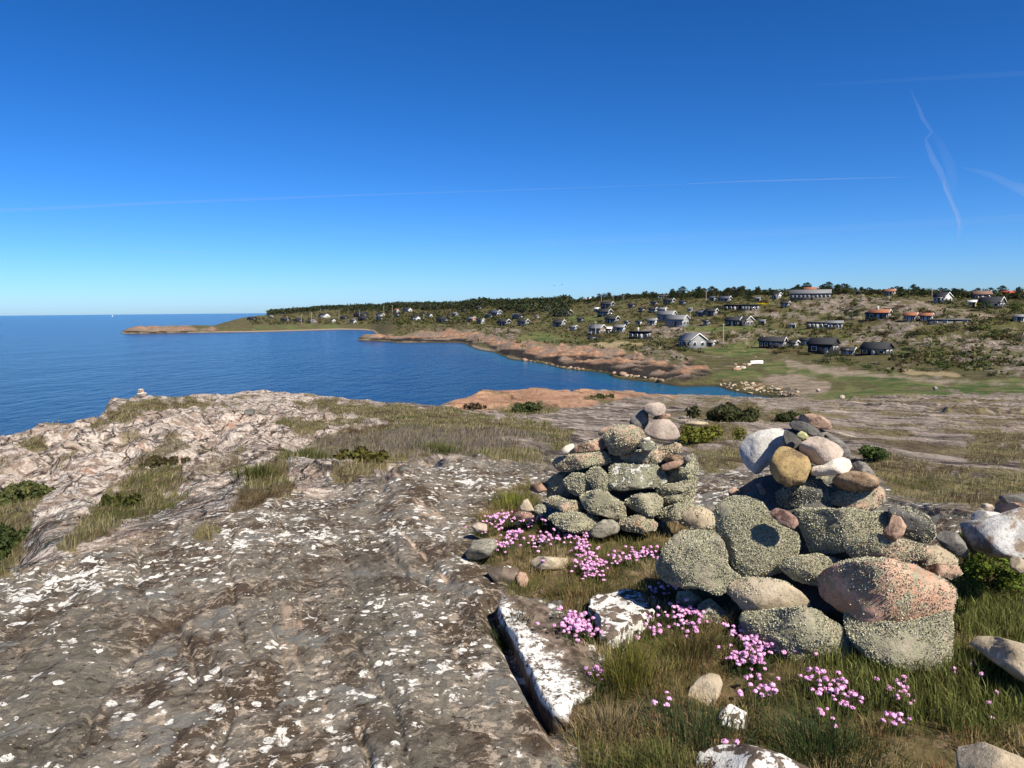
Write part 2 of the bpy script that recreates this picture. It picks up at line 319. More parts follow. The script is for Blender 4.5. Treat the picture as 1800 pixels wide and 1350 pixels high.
# thin strips of turf in the hollows of the terraced rock on the right
strips = sstep(-0.03, 0.09, fbm2(VV / 1.1, UU / 7, 3, 61) + 0.25 * fbm2(GX / 3, GY / 3, 2, 62) - 0.05) * sstep(1080, 1220, PX) * sstep(7.5, 9.5, RG) * (1 - sstep(60, 90, RG))
gN = np.maximum(heath, 0.9 * strips)
mleft = sstep(0.18, 0.34, fbm2(VV / 1.6, UU / 4, 3, 63)) * (1 - sstep(860, 980, PX)) * sstep(9, 13, RG) * (1 - sstep(70, 90, RG)) * 0.75
gN = np.maximum(gN, mleft)
orange = pmask([[(783, 714), (812, 692), (860, 681), (1000, 681), (1090, 688), (1185, 690), (1190, 696), (1095, 698), (1045, 712), (905, 723), (850, 722)]], 4, 3, 31, 30, 90)
orange = np.maximum(orange, pmask([
    [(872, 617), (905, 608), (1000, 606), (1085, 612), (1135, 628), (1175, 638), (1240, 638), (1245, 655), (1205, 668), (1150, 672), (1095, 662), (1000, 648), (925, 634), (880, 628)],
    [(690, 592), (760, 580), (830, 582), (880, 596), (960, 603), (1000, 610), (900, 616), (840, 607), (720, 604), (620, 604), (630, 585)],
    [(185, 582), (240, 571), (300, 571), (375, 579), (290, 587), (195, 586)]], 4, 6, 32, 120, 900))
sand = pmask([[(1330, 662), (1395, 656), (1450, 668), (1470, 682), (1430, 693), (1390, 696), (1370, 690), (1350, 676)],
              [(1370, 630), (1440, 643), (1525, 655), (1532, 660), (1470, 660), (1400, 648)], [(1525, 656), (1650, 668), (1800, 674), (1800, 678), (1650, 672), (1525, 660)],
              [(1590, 527), (1660, 540), (1720, 552), (1780, 560), (1720, 556), (1640, 540)]], 4, 5, 41, 90, 700)
straw = pmask([[(1035, 604), (1080, 600), (1138, 603), (1130, 610), (1045, 612)], [(1560, 648), (1680, 655), (1690, 662), (1600, 658)]], 2, 3, 42, 90, 700)
green = pmask([[(905, 596), (940, 583), (990, 590), (1030, 600), (960, 603), (930, 601)], [(1330, 650), (1340, 638), (1400, 640), (1480, 655), (1482, 664), (1400, 662), (1350, 655)],
               [(1460, 655), (1540, 653), (1640, 668), (1665, 682), (1560, 682), (1500, 670), (1460, 668)], [(1680, 672), (1820, 663), (1820, 692), (1700, 692), (1650, 686)],
               [(1430, 692), (1540, 680), (1690, 690), (1610, 702), (1430, 706)], [(1245, 655), (1330, 648), (1355, 667), (1285, 668)], [(1240, 610), (1330, 604), (1355, 615), (1300, 628), (1240, 622)],
               [(1180, 575), (1330, 570), (1330, 580), (1200, 580)], [(1000, 555), (1060, 552), (1050, 566), (1000, 562)], [(450, 576), (560, 570), (600, 575), (500, 579)]], 4, 8, 43, 90, 900)
krock = pmask([[(1480, 604), (1560, 570), (1620, 563), (1612, 592), (1570, 606), (1500, 614)], [(1265, 597), (1330, 584), (1400, 590), (1340, 602), (1290, 607)],
               [(1135, 576), (1200, 573), (1255, 580), (1245, 594), (1150, 594)], [(1600, 608), (1700, 590), (1820, 585), (1820, 625), (1700, 620)], [(1680, 630), (1820, 625), (1820, 660), (1740, 652)],
               [(1375, 535), (1500, 520), (1640, 538), (1700, 560), (1570, 566), (1420, 550)], [(1300, 545), (1400, 545), (1420, 562), (1340, 560)], [(800, 580), (900, 585), (930, 602), (850, 592)],
               [(1540, 668), (1650, 668), (1680, 682), (1600, 680)], [(1680, 690), (1820, 686), (1820, 704), (1690, 706)], [(1130, 612), (1180, 622), (1200, 634), (1120, 625)]], 5, 14, 44, 90, 800, 18)
krock = krock * sstep(-0.25, 0.05, fbm2(GX / 5, GY / 5, 3, 45))
dark = (1 - sstep(-12, 10, poly_sdf(PX, PY, [(-400, 1010), (0, 1012), (60, 992), (150, 968), (240, 948), (330, 915), (420, 905), (520, 868), (610, 866), (680, 838), (760, 812), (860, 806), (960, 815), (1000, 840),
                                             (1200, 850), (1350, 850), (1500, 850), (1640, 900), (2400, 950), (3000, 2500), (-3000, 2500)]) + 14 * fbm2(PX / 40, PY / 30, 3, 51))) * (RG < 20)
dark = np.where(behind, 1.0, dark)
pink = (1 - sstep(560, 760, PX + 60 * fbm2(GX, GY, 2, 52))) * near * (1 - dark)

# --- relief
def ridged(x, y, oct, seed):
    s = 0; a = 1.0; t = 0
    for k in range(oct):
        n = 1 - np.abs(noise2(x * 2 ** k, y * 2 ** k, seed + k)) * 2; s = s + a * n; t += a; a *= 0.5
    return s / t
wob = fbm2(GX / 1.2, GY / 1.2, 3, 71)
dz = np.zeros(GX.shape)
# foreground whaleback: gentle undulation drawn out along the foliation, shallow grooves
k = dark * (1 - lawn) * (RG < 20)
cr1 = noise2(VV / 0.62 + 0.35 * wob, UU / 4.5, 76); cr2 = noise2(VV / 0.27 + 0.5 * wob, UU / 1.6, 79)
sw = VV / 0.95 + 0.7 * fbm2(VV / 2, UU / 4, 2, 80); sw = sw % 1.0; sw = np.where(sw < 0.86, sw / 0.86, (1 - sw) / 0.14)
dz += k * (-0.017 * np.exp(-(cr1 / 0.05) ** 2) - 0.006 * np.exp(-(cr2 / 0.06) ** 2) + 0.022 * (sw - 0.5)) * sstep(-0.3, 0.2, fbm2(GX / 1.1, GY / 1.1, 2, 83))
dz += k * (0.05 * fbm2(VV / 0.7 + 0.3 * wob, UU / 2.6, 4, 72) + 0.02 * fbm2(GX / 0.12, GY / 0.12, 4, 73) + 0.012 * np.minimum(0, ridged(VV / 0.33 + 0.2 * wob, UU / 3.0, 3, 74) - 0.3))
dz += k * sstep(4.5, 7, RG) * 0.06 * fbm2(VV / 0.5, UU / 3, 3, 75)
CRK = [([(690, 925), (735, 965), (775, 1010), (792, 1022)], 0.035, 0.03), ([(725, 1000), (790, 1060), (850, 1110)], 0.03, 0.02), ([(610, 1110), (650, 1180), (690, 1250), (720, 1350)], 0.03, 0.02),
       ([(245, 965), (240, 1020), (262, 1080), (300, 1085), (332, 1130), (345, 1200)], 0.03, 0.035), ([(410, 935), (402, 1000), (408, 1060), (440, 1160)], 0.022, 0.022), ([(130, 985), (120, 1040), (60, 1120), (20, 1180)], 0.05, 0.02),
       ([(780, 1020), (850, 1080), (905, 1170), (960, 1260), (1000, 1340)], 0.05, 0.025), ([(560, 880), (600, 960), (640, 1060)], 0.03, 0.02), ([(500, 900), (470, 1000), (480, 1100), (520, 1250)], 0.03, 0.016), ([(625, 1290), (645, 1330), (650, 1380)], 0.03, 0.04)]
crackm = np.zeros(GX.shape)
s = (RG < 9) & ~behind
for pts, w, dep in CRK:
    g = np.array([[p[0], p[1]] for p in pts], float); W = at(g[:, 0], g[:, 1], 1.62 / slope(g[:, 0], g[:, 1]))
    d = line_dist(GX[s] + 0.03 * wob[s], GY[s] + 0.05 * fbm2(GX[s] * 6, GY[s] * 6, 2, 77), W[:, :2])
    a = np.exp(-(d / (w * 0.6)) ** 2); dz[s] -= dep * 0.8 * a; crackm[s] = np.maximum(crackm[s], a * (1.0 if dep == 0.03 else 0.55) * sstep(-0.5, 0.15, fbm2(GX[s] * 4, GY[s] * 4, 2, 78)))
# lawn: hummocky
hum = fbm2(GX / 0.35, GY / 0.35, 3, 81)
dz += lawn * (0.07 * hum - 0.01)
for (a_, b_, r_, h_) in ((1410, 1110, 0.62, 0.06), (1580, 1150, 0.4, 0.05), (1200, 1040, 0.4, 0.03)):      # soil banked up against the cairn
    c_ = at(a_, b_, 1.62 / slope(a_, b_)); dz += h_ * np.exp(-((GX - c_[0]) ** 2 + (GY - c_[1]) ** 2) / r_ ** 2) * (RG < 12)
# the open fissure left of the white slab
fis = at(np.array([866., 890., 925., 965., 985.]), np.array([1062., 1110., 1170., 1235., 1262.]), 1.62 / slope(np.array([866., 890., 925., 965., 985.]), np.array([1062., 1110., 1170., 1235., 1262.])))
d = line_dist(GX[s], GY[s], fis[:, :2] + np.array([-0.01, 0])); dz[s] -= 0.10 * np.exp(-(d / 0.045) ** 2)
# left: broken pink gneiss
kp = pink * (1 - 0.7 * heath) * sstep(5, 9, RG)
bl = fbm2(VV / 1.3 + 0.4 * wob, UU / 2.2, 3, 91)
step = np.floor(bl * 6) / 6 + 0.12 * sstep(0.6, 1.0, (bl * 6) % 1.0)
amp = np.clip(RG / 22, 0.25, 1.0) * (1 - 0.6 * sstep(20, 34, RG))
dz += kp * amp * (0.55 * step + 0.10 * ridged(VV / 0.6, UU / 1.5, 3, 92) + 0.05 * fbm2(GX / 0.25, GY / 0.25, 3, 93))
dz += (pink * heath) * 0.08 * fbm2(GX / 0.5, GY / 0.5, 3, 94)
# right: terraces of foliated rock, saw-tooth steps across the strike
kr = near * sstep(7.0, 10, RG) * (1 - pink) * (1 - dark) * (1 - orange) * sstep(900, 1250, PX)
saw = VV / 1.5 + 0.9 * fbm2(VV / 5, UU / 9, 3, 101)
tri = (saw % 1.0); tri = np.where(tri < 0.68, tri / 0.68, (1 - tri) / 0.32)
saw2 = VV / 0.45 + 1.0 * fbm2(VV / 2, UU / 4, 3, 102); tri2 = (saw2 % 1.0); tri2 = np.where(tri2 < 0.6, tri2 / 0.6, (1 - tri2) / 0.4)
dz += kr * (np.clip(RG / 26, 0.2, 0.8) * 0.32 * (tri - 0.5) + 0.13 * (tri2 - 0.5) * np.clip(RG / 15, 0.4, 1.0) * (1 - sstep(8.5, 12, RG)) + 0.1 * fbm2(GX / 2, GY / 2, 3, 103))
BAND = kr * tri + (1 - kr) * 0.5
kc = near * sstep(6, 8, RG) * (1 - kr) * (1 - pink) * (1 - orange) * (1 - dark)
dz += kc * 0.12 * fbm2(GX / 1.5, GY / 1.5, 4, 104)
# ledge across the right: a low scarp facing the meadow and the viewer
ledge = pmask([[(1480, 716), (1500, 704), (1640, 702), (1780, 706), (1820, 712), (1820, 735), (1760, 728), (1740, 748), (1650, 726), (1560, 718)]], 3, 3, 111, 40, 100)
dz += ledge * (0.3 + 0.35 * np.floor(3 * fbm2(VV / 9, UU / 12, 2, 112)) / 3 + 0.15 * fbm2(VV / 4, UU / 9, 2, 115))
ledge2 = pmask([[(1168, 712), (1172, 692), (1230, 690), (1330, 697), (1420, 708), (1330, 712), (1230, 722)]], 3, 3, 113, 40, 100)
dz += ledge2 * (0.05 + 0.25 * np.floor(3 * fbm2(VV / 8, UU / 12, 2, 114)) / 3 + 0.12 * fbm2(VV / 4, UU / 9, 2, 116))
# orange slab: smooth glaciated curve with joints
jt = np.minimum(np.abs(((VV / 5.2 + 0.25 * noise2(UU / 5, VV / 5, 121)) % 1.0) - 0.5), np.abs(((UU / 7.5 + 0.2 * noise2(UU / 4, VV / 4, 122)) % 1.0) - 0.5))
dz += orange * near * (-0.3 * np.exp(-(jt / 0.022) ** 2) + 0.12 * fbm2(GX / 2, GY / 2, 3, 123) + 0.14 * np.floor(4 * fbm2(VV / 4, UU / 6, 2, 124)) / 2)
# far coast rocks and hillside
of = orange * far
dz += of * (1.3 * (ridged(GX / 13, GY / 9, 3, 131) - 0.35) * sstep(-0.3, 1.2, Zb) + (0.35 * fbm2(GX / 2.5, GY / 2.5, 3, 132) + 0.9 * np.floor(4 * fbm2(VV / 7, UU / 10, 2, 133)) / 4) * sstep(0.0, 0.9, Zb))
hill = far * (1 - of) * sstep(0.3, 2.5, Zb) * (1 - 0.85 * green) * (1 - sand)
dz += hill * (1.1 * fbm2(GX / 25, GY / 25, 4, 141) + 0.5 * fbm2(GX / 5, GY / 5, 3, 142)) * sstep(120, 250, RG)
dz += far * krock * sstep(130, 210, RG) * (1.0 * (ridged(GX / 22, GY / 14, 2, 143) - 0.4) + 0.4 + 0.45 * np.floor(3 * fbm2(VV / 9, UU / 14, 2, 145)) / 3 + 0.25 * fbm2(GX / 3, GY / 3, 3, 146))
dz += far * (1 - of) * (1 - hill) * 0.12 * sstep(0, .5, Zb) * fbm2(GX / 8, GY / 8, 4, 144)
# skerry off the shore and the tiny islet out at sea
for (px, py, R, rx, ry, h) in ((655, 596, 392, 11.0, 7.0, 3.6), (690, 600, 372, 9.0, 5.0, 1.9), (8, 567.5, 1230, 32, 12, 4.6), (40, 568, 1230, 20, 10, 2.8)):
    c = at(px, py, R); q = np.sqrt(((GX - c[0]) / rx) ** 2 + ((GY - c[1]) / ry) ** 2)
    a = 1 - sstep(0.2, 1.25, q); dz += a * (h - Zb + 0.6 * ridged(GX / 6, GY / 5, 3, 151) - 0.8) * (R < 1000) + a * (R > 1000) * (h - Zb)
    orange = np.maximum(orange, a * (1 if R < 1000 else 0)); krock = np.maximum(krock, a * (R > 1000))
Z = Zb + dz
GRID = Z
def H(x, y):
    x = np.asarray(x, float); y = np.asarray(y, float)
    th = np.arctan2(x, y); lr = np.log(np.clip(np.hypot(x, y), RR[0] * 1.001, RR[-1] * 0.999))
    i = np.clip(np.searchsorted(TH, th) - 1, 0, len(TH) - 2); j = np.clip(np.searchsorted(LR, lr) - 1, 0, len(LR) - 2)
    a = (th - TH[i]) / (TH[i + 1] - TH[i]); b = (np.exp(lr) - RR[j]) / (RR[j + 1] - RR[j])
    return (Z[i, j] * (1 - a) * (1 - b) + Z[i + 1, j] * a * (1 - b) + Z[i, j + 1] * (1 - a) * b + Z[i + 1, j + 1] * a * b)
def sample(M, x, y):
    th = np.arctan2(x, y); lr = np.log(np.clip(np.hypot(x, y), RR[0], RR[-1]))
    i = np.clip(np.searchsorted(TH, th), 0, len(TH) - 1); j = np.clip(np.searchsorted(LR, lr), 0, len(LR) - 1)
    return M[i, j]
def ground_at(px, py, rmin=2.0, rmax=1500.0, n=6000):
    """first ground point along the line of sight of a photo position"""
    d = ray(float(px), float(py)); hh = math.hypot(d[0], d[1])
    R = np.exp(np.linspace(math.log(rmin), math.log(rmax), n)); x = d[0] / hh * R; y = d[1] / hh * R; z = 14 + d[2] / hh * R
    below = np.maximum(H(x, y), 0.0) >= z
    k = int(np.argmax(below)) if below.any() else n - 1
    return np.array([x[k], y[k], max(float(H(x[k:k + 1], y[k:k + 1])[0]), 0.0)]), R[k]

# --- meshes: one sheet cut into named pieces of the setting
nT, nR = GX.shape
idx = np.arange(nT * nR).reshape(nT, nR)
quads = np.stack([idx[:-1, :-1], idx[1:, :-1], idx[1:, 1:], idx[:-1, 1:]], -1).reshape(-1, 4)
VALL = np.stack([GX, GY, Z], -1).reshape(-1, 3)
zq = VALL[quads, 2].max(1); rq = RG.ravel()[quads].mean(1); tq = TT.ravel()[quads].mean(1)
ATT = dict(lawn=lawn, heath=gN, dark=dark, pink=pink, orange=orange, sand=sand, straw=straw, green=green, krock=krock, crack=crackm,
           zh=Z, rr=np.log(RG), band=BAND)
def terrain_piece(name, sel, mat):
    q = quads[sel & (zq > -2.2)]
    u, inv = np.unique(q, return_inverse=True)
    me = mesh_np(name, VALL[u], inv.reshape(-1, 4), [mat], smooth=True)
    for k, a in ATT.items(): fattr(me, k, a.ravel()[u])
    return tag(obj(name, me), kind='structure')
# ------------------------------------------------------------------ ground material
def ground_material():
    t = NT('ground_rock_and_turf'); P = t.P()
    A = {k: t.attr(k) for k in ATT}
    strk = t.map(t.map(P, rot=(0, 0, -math.atan2(-sN[0], sN[1]))), scale=(1, 0.13, 1))     # drawn out along the foliation
    big = t.noise(0.9, 5); mid = t.noise(5.0, 5, 0.6); fine = t.noise(38.0, 5, 0.65); grain = t.noise(160.0, 3, 0.7)
    st = t.noise(6.0, 5, 0.6, strk); st2 = t.noise(1.6, 4, 0.6, strk)
    # grey gneiss of the terraces and the hillside
    gray = t.mix(t.ramp(t.noise(2.4, 6, 0.68, strk), 0.40, 0.60), (0.095, 0.075, 0.06), (0.25, 0.20, 0.16))
    gray = t.mix(t.ramp(t.noise(1.1, 6, 0.7, strk), 0.52, 0.57, 0, 0.75), gray, (0.36, 0.30, 0.245))
    gray = t.mix(t.ramp(t.noise(0.7, 5, 0.65), 0.56, 0.62, 0, 0.75), gray, (0.10, 0.075, 0.045))
    gray = t.mix(t.ramp(fine, 0.54, 0.66, 0, 0.6), gray, (0.46, 0.40, 0.34))
    gray = t.mix(t.ramp(t.noise(3.2, 5, 0.65, strk), 0.54, 0.59, 0, 0.9), gray, (0.045, 0.034, 0.026))
    gray = t.mix(t.ramp(t.noise(2.2, 5, 0.7, t.map(strk, loc=(7, 3, 1))), 0.57, 0.61, 0, 0.85), gray, (0.46, 0.38, 0.31))
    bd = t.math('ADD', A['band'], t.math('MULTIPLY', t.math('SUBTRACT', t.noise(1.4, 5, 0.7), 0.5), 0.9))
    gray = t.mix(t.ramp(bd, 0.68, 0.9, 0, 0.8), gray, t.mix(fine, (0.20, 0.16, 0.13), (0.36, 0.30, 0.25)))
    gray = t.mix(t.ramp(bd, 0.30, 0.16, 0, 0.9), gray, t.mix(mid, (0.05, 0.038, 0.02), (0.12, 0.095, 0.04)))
    # pinkish, pale crusted gneiss on the left
    pk = t.mix(t.ramp(t.noise(1.3, 6, 0.65), 0.38, 0.62), (0.13, 0.10, 0.08), (0.29, 0.215, 0.165))
    pk = t.mix(t.ramp(t.noise(0.5, 3, 0.6), 0.6, 0.68, 0, 0.7), pk, (0.40, 0.24, 0.16))
    crust = t.ramp(t.noise(4.2, 7, 0.72, t.vadd(P, t.nvec(1.1), 0.5)), 0.475, 0.525)
    crust = t.math('MULTIPLY', crust, t.ramp(t.noise(0.42, 4, 0.6), 0.36, 0.5, 0.35, 1.0))
    pk = t.mix(crust, pk, t.mix(fine, (0.40, 0.325, 0.265), (0.64, 0.56, 0.48)))
    pk = t.mix(t.math('MULTIPLY', t.ramp(t.noise(2.6, 6, 0.7, strk), 0.575, 0.62, 0, 0.85), t.ramp(A['rr'], 2.1, 2.7, 0.15, 1.0)), pk, (0.07, 0.05, 0.038))
    pk = t.mix(t.math('MULTIPLY', t.ramp(t.noise(15, 6, 0.75), 0.52, 0.58, 0, 0.8), t.ramp(A['rr'], 3.0, 2.4)), pk, (0.10, 0.075, 0.055))
    cre = t.voro(1.15, t.vadd(t.map(strk, scale=(1, 3.2, 1)), t.nvec(0.9, detail=3), 0.9), 'DISTANCE_TO_EDGE')
    crk = t.ramp(cre, 0.0, 0.035, 1.0, 0.0)
    pk = t.mix(t.math('MULTIPLY', crk, 0.85), pk, (0.045, 0.032, 0.024))
    # dark lichened whaleback in front
    warp = t.vadd(P, t.nvec(9, detail=3), 0.16)
    dk = t.mix(t.ramp(t.noise(3.0, 6, 0.66, t.vadd(P, t.nvec(1.3), 0.3)), 0.42, 0.57), (0.06, 0.043, 0.029), (0.14, 0.123, 0.10))
    dk = t.mix(t.ramp(t.noise(1.9, 6, 0.68, strk), 0.52, 0.60, 0, 0.75), dk, (0.046, 0.031, 0.019))
    dk = t.mix(t.ramp(t.noise(1.5, 6, 0.7, t.map(strk, loc=(3, 9, 2))), 0.575, 0.62, 0, 0.85), dk, t.mix(fine, (0.21, 0.15, 0.105), (0.40, 0.30, 0.225)))
    dk = t.mix(t.ramp(t.noise(17, 6, 0.75, warp), 0.53, 0.57, 0, 0.75), dk, (0.33, 0.27, 0.21))
    dk = t.mix(t.ramp(t.noise(0.8, 4, 0.6, strk), 0.46, 0.56, 0, 0.6), dk, t.mix(mid, (0.05, 0.046, 0.036), (0.125, 0.118, 0.095)))
    dk = t.mix(t.ramp(t.noise(23, 5, 0.72), 0.36, 0.44, 0.9, 0), dk, (0.024, 0.015, 0.010))
    dk = t.mix(t.ramp(t.noise(3.3, 5, 0.6, t.vadd(P, t.nvec(5), 0.1)), 0.585, 0.62, 0, 0.8), dk, t.mix(fine, (0.09, 0.09, 0.083), (0.17, 0.165, 0.15)))
    # white crust lichens: round thalli in loose colonies
    w2 = t.vadd(P, t.nvec(22, detail=3), 0.05)
    colony = t.ramp(t.math('ADD', t.noise(1.5, 4, 0.65), t.ramp(A['rr'], 1.45, 1.8, 0, 0.07)), 0.40, 0.58)
    cell = t.voro(16, w2); cr = t.voro(16, w2, out='Color')
    sep = t.n.new('ShaderNodeSeparateColor'); t.l.new(cr, sep.inputs[0])
    rad = t.math('MULTIPLY', t.ramp(sep.outputs[0], 0.3, 1.0, 0.0, 0.46), colony)
    white = t.math('MULTIPLY', t.ramp(t.math('SUBTRACT', rad, cell), 0.0, 0.05), t.ramp(t.noise(60, 5, 0.75), 0.38, 0.5))
    bank = t.math('ADD', t.noise(0.75, 4, 0.6), t.ramp(A['rr'], 1.3, 1.85, -0.06, 0.0))
    patch = t.ramp(t.math('ADD', t.noise(8.5, 8, 0.7, warp), t.math('MULTIPLY', t.math('SUBTRACT', bank, 0.5), 0.42)), 0.585, 0.61)
    white = t.math('MAXIMUM', white, t.math('MULTIPLY', patch, t.ramp(t.noise(75, 4, 0.7), 0.33, 0.46)))
    cell2 = t.voro(45, w2); cr2 = t.voro(45, w2, out='Color'); sep2 = t.n.new('ShaderNodeSeparateColor'); t.l.new(cr2, sep2.inputs[0])
    white2 = t.ramp(t.math('SUBTRACT', t.math('MULTIPLY', t.ramp(sep2.outputs[1], 0.62, 1.0, 0, 0.42), t.ramp(big, 0.35, 0.6)), cell2), 0.0, 0.06)
    white = t.math('MAXIMUM', white, t.math('MULTIPLY', white2, 0.7))
    wcol = t.mix(t.noise(48, 5, 0.75), (0.34, 0.32, 0.28), (0.86, 0.84, 0.79))
    dk = t.mix(white, dk, wcol)
    dk = t.mul(dk, t.mix(grain, (0.42, 0.41, 0.40), (1.62, 1.62, 1.60)))
    dk = t.mix(t.math('MULTIPLY', t.ramp(t.math('ADD', A['crack'], t.math('MULTIPLY', t.math('SUBTRACT', fine, 0.5), 0.8)), 0.45, 0.8), 0.75), dk, (0.40, 0.29, 0.21))
    pk = t.mix(t.math('MULTIPLY', white, 0.6), pk, wcol)
    gray = t.mix(t.math('MULTIPLY', white2, 0.5), gray, wcol)
    # orange sea-washed granite, dark zone above the water
    og = t.mix(t.ramp(t.noise(0.35, 5, 0.6), 0.35, 0.65), (0.25, 0.135, 0.08), (0.41, 0.25, 0.155))
    og = t.mix(t.ramp(t.noise(0.8, 5, 0.6, strk), 0.5, 0.66, 0, 0.8), og, (0.20, 0.115, 0.075))
    og = t.mix(t.math('MULTIPLY', t.ramp(t.noise(0.12, 5, 0.65), 0.45, 0.53, 0, 0.88), t.ramp(A['rr'], 4.5, 4.8)), og, t.mix(t.noise(0.9, 5, 0.7), (0.09, 0.072, 0.058), (0.30, 0.235, 0.18)))
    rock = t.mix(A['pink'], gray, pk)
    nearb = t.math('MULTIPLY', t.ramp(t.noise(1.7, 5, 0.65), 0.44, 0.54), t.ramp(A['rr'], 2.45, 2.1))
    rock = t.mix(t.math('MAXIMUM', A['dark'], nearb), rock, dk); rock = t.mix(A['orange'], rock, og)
    farm = t.ramp(A['rr'], 4.5, 4.8)
    zw = t.math('ADD', A['zh'], t.math('MULTIPLY', t.math('SUBTRACT', t.noise(0.06, 4), 0.5), 3.4))
    rock = t.mix(t.math('MULTIPLY', t.ramp(zw, 1.75, 1.1), farm), rock, (0.028, 0.023, 0.019))
    rock = t.mix(t.math('MULTIPLY', t.ramp(t.math('ADD', A['zh'], t.math('MULTIPLY', t.math('SUBTRACT', t.noise(0.5, 4), 0.5), 0.9)), 0.42, 0.22), farm), rock, (0.16, 0.13, 0.035))
    # turf, heath and meadow ground
    tv = t.mix(t.ramp(t.noise(0.9, 6, 0.7), 0.40, 0.60), (0.075, 0.052, 0.026), (0.16, 0.135, 0.06))
    tv = t.mix(t.ramp(t.noise(4, 6, 0.75), 0.5, 0.6, 0, 0.7), tv, (0.20, 0.165, 0.09))
    lw = t.mix(t.ramp(mid, 0.35, 0.65), (0.055, 0.045, 0.018), (0.11, 0.085, 0.04))
    lw = t.mix(t.ramp(t.noise(7, 4, 0.7), 0.55, 0.66, 0, 0.9), lw, (0.22, 0.15, 0.10))
    hv = t.mix(t.ramp(t.noise(0.055, 6, 0.66), 0.44, 0.56), (0.105, 0.086, 0.036), (0.115, 0.115, 0.038))
    hv = t.mix(t.ramp(t.noise(0.11, 5, 0.65), 0.52, 0.62, 0, 0.9), hv, (0.145, 0.10, 0.05))
    hv = t.mix(t.ramp(t.noise(0.5, 5, 0.7), 0.42, 0.6, 0, 0.7), hv, (0.045, 0.045, 0.018))
    hv = t.mix(t.ramp(t.noise(0.16, 6, 0.7), 0.59, 0.62, 0, 0.8), hv, (0.22, 0.18, 0.14))
    gr = t.mix(t.ramp(t.noise(0.15, 6, 0.7), 0.42, 0.58), (0.052, 0.085, 0.018), (0.15, 0.155, 0.055))
    gr = t.mix(t.ramp(t.noise(0.3, 6, 0.7), 0.52, 0.6, 0, 0.8), gr, (0.13, 0.095, 0.045))
    sd = t.mix(t.noise(1.2, 5), (0.25, 0.19, 0.14), (0.36, 0.29, 0.22))
    hillm = t.math('MULTIPLY', farm, t.math('MULTIPLY', t.math('SUBTRACT', 1.0, A['orange']), t.math('SUBTRACT', 1.0, A['krock'])))
    c = t.mix(hillm, rock, hv)
    c = t.mix(A['green'], c, gr); c = t.mix(A['straw'], c, t.mix(t.noise(1.2, 5, 0.7), (0.20, 0.155, 0.08), (0.38, 0.30, 0.17)))
    beach = t.math('MULTIPLY', t.math('MULTIPLY', hillm, t.ramp(A['zh'], 1.1, 0.5)), t.ramp(A['rr'], 5.0, 5.9))
    c = t.mix(t.math('MAXIMUM', t.math('MULTIPLY', A['sand'], t.ramp(t.noise(0.35, 5, 0.7), 0.4, 0.55, 0.35, 0.9)), beach), c, sd)
    c = t.mix(A['heath'], c, tv); c = t.mix(A['lawn'], c, lw)
    c = t.mix(t.math('MULTIPLY', t.ramp(A['zh'], 0.35, 0.1), farm), c, (0.05, 0.045, 0.028))
    t.color(c); t.rough(0.92)
    t.b.inputs['Specular IOR Level'].default_value = 0.15
    t.bump(t.math('MULTIPLY', t.noise(0.22, 7, 0.72), farm), 3.0, 0.6)
    t.bump(t.noise(0.7, 6, 0.65), 0.5, 0.35)
    t.bump(t.noise(9, 6, 0.66), 0.035, 0.8)
    t.bump(t.math('MULTIPLY', t.noise(2.4, 6, 0.68, strk), t.math('SUBTRACT', 1.0, A['dark'])), 0.5, 0.7)
    t.bump(t.math('MULTIPLY', crk, t.math('MULTIPLY', A['pink'], -1.0)), 0.12, 0.8)
    t.bump(t.noise(55, 4, 0.7), 0.006, 0.9)
    return t.m
M_GROUND = ground_material()
terrain_piece('headland', rq < 100, M_GROUND)
terrain_piece('peninsula', (rq >= 100) & (tq < float(cth[cx.index(650)])), M_GROUND)
terrain_piece('hillside', (rq >= 100) & (tq >= float(cth[cx.index(650)])), M_GROUND)

# ------------------------------------------------------------------ sea
def sea_material():
    t = NT('sea_water'); P = t.P()
    dist = t.n.new('ShaderNodeVectorMath'); dist.operation = 'LENGTH'; t.l.new(P, dist.inputs[0])
    shal = t.attr('shallow')
    c = t.mix(t.ramp(t.noise(0.02, 4, 0.6), 0.3, 0.7), (0.002, 0.023, 0.080), (0.003, 0.032, 0.10))
    c = t.mix(shal, c, (0.006, 0.075, 0.12))
    t.color(c); t.rough(0.16); t.b.inputs['IOR'].default_value = 1.333; t.b.inputs['Specular IOR Level'].default_value = 0.07
    wv = t.map(P, scale=(1, 0.45, 1), rot=(0, 0, R_(-20)))
    t.bump(t.noise(0.05, 3, 0.5, wv), 3.0, 0.30)
    t.bump(t.noise(0.33, 4, 0.55, wv), 0.9, 0.75)
    t.bump(t.noise(1.5, 4, 0.6, wv), 0.22, 0.8)
    return t.m
sr = np.concatenate([seg(28, 900, 90), seg(900, 45000, 30), [45000.0]]); sa = np.radians(np.concatenate([np.linspace(-180, -42, 24, endpoint=False), np.linspace(-42, 42, 200), np.linspace(42, 180, 25)[1:]]))
SA, SR = np.meshgrid(sa, sr, indexing='ij'); SX = np.sin(SA) * SR; SY = np.cos(SA) * SR
ii = np.arange(SA.size).reshape(SA.shape); sq = np.stack([ii[:-1, :-1], ii[1:, :-1], ii[1:, 1:], ii[:-1, 1:]], -1).reshape(-1, 4)
sv = np.stack([SX, SY, np.zeros(SX.shape)], -1).reshape(-1, 3)
dep = np.where(SR < 2100, H(SX, SY), -8.0).ravel()
me = mesh_np('sea', sv, sq, [sea_material()], smooth=True); fattr(me, 'shallow', 0.85 * sstep(-5.2, -0.6, dep) * (SR.ravel() < 320))
tag(obj('sea', me), kind='structure')
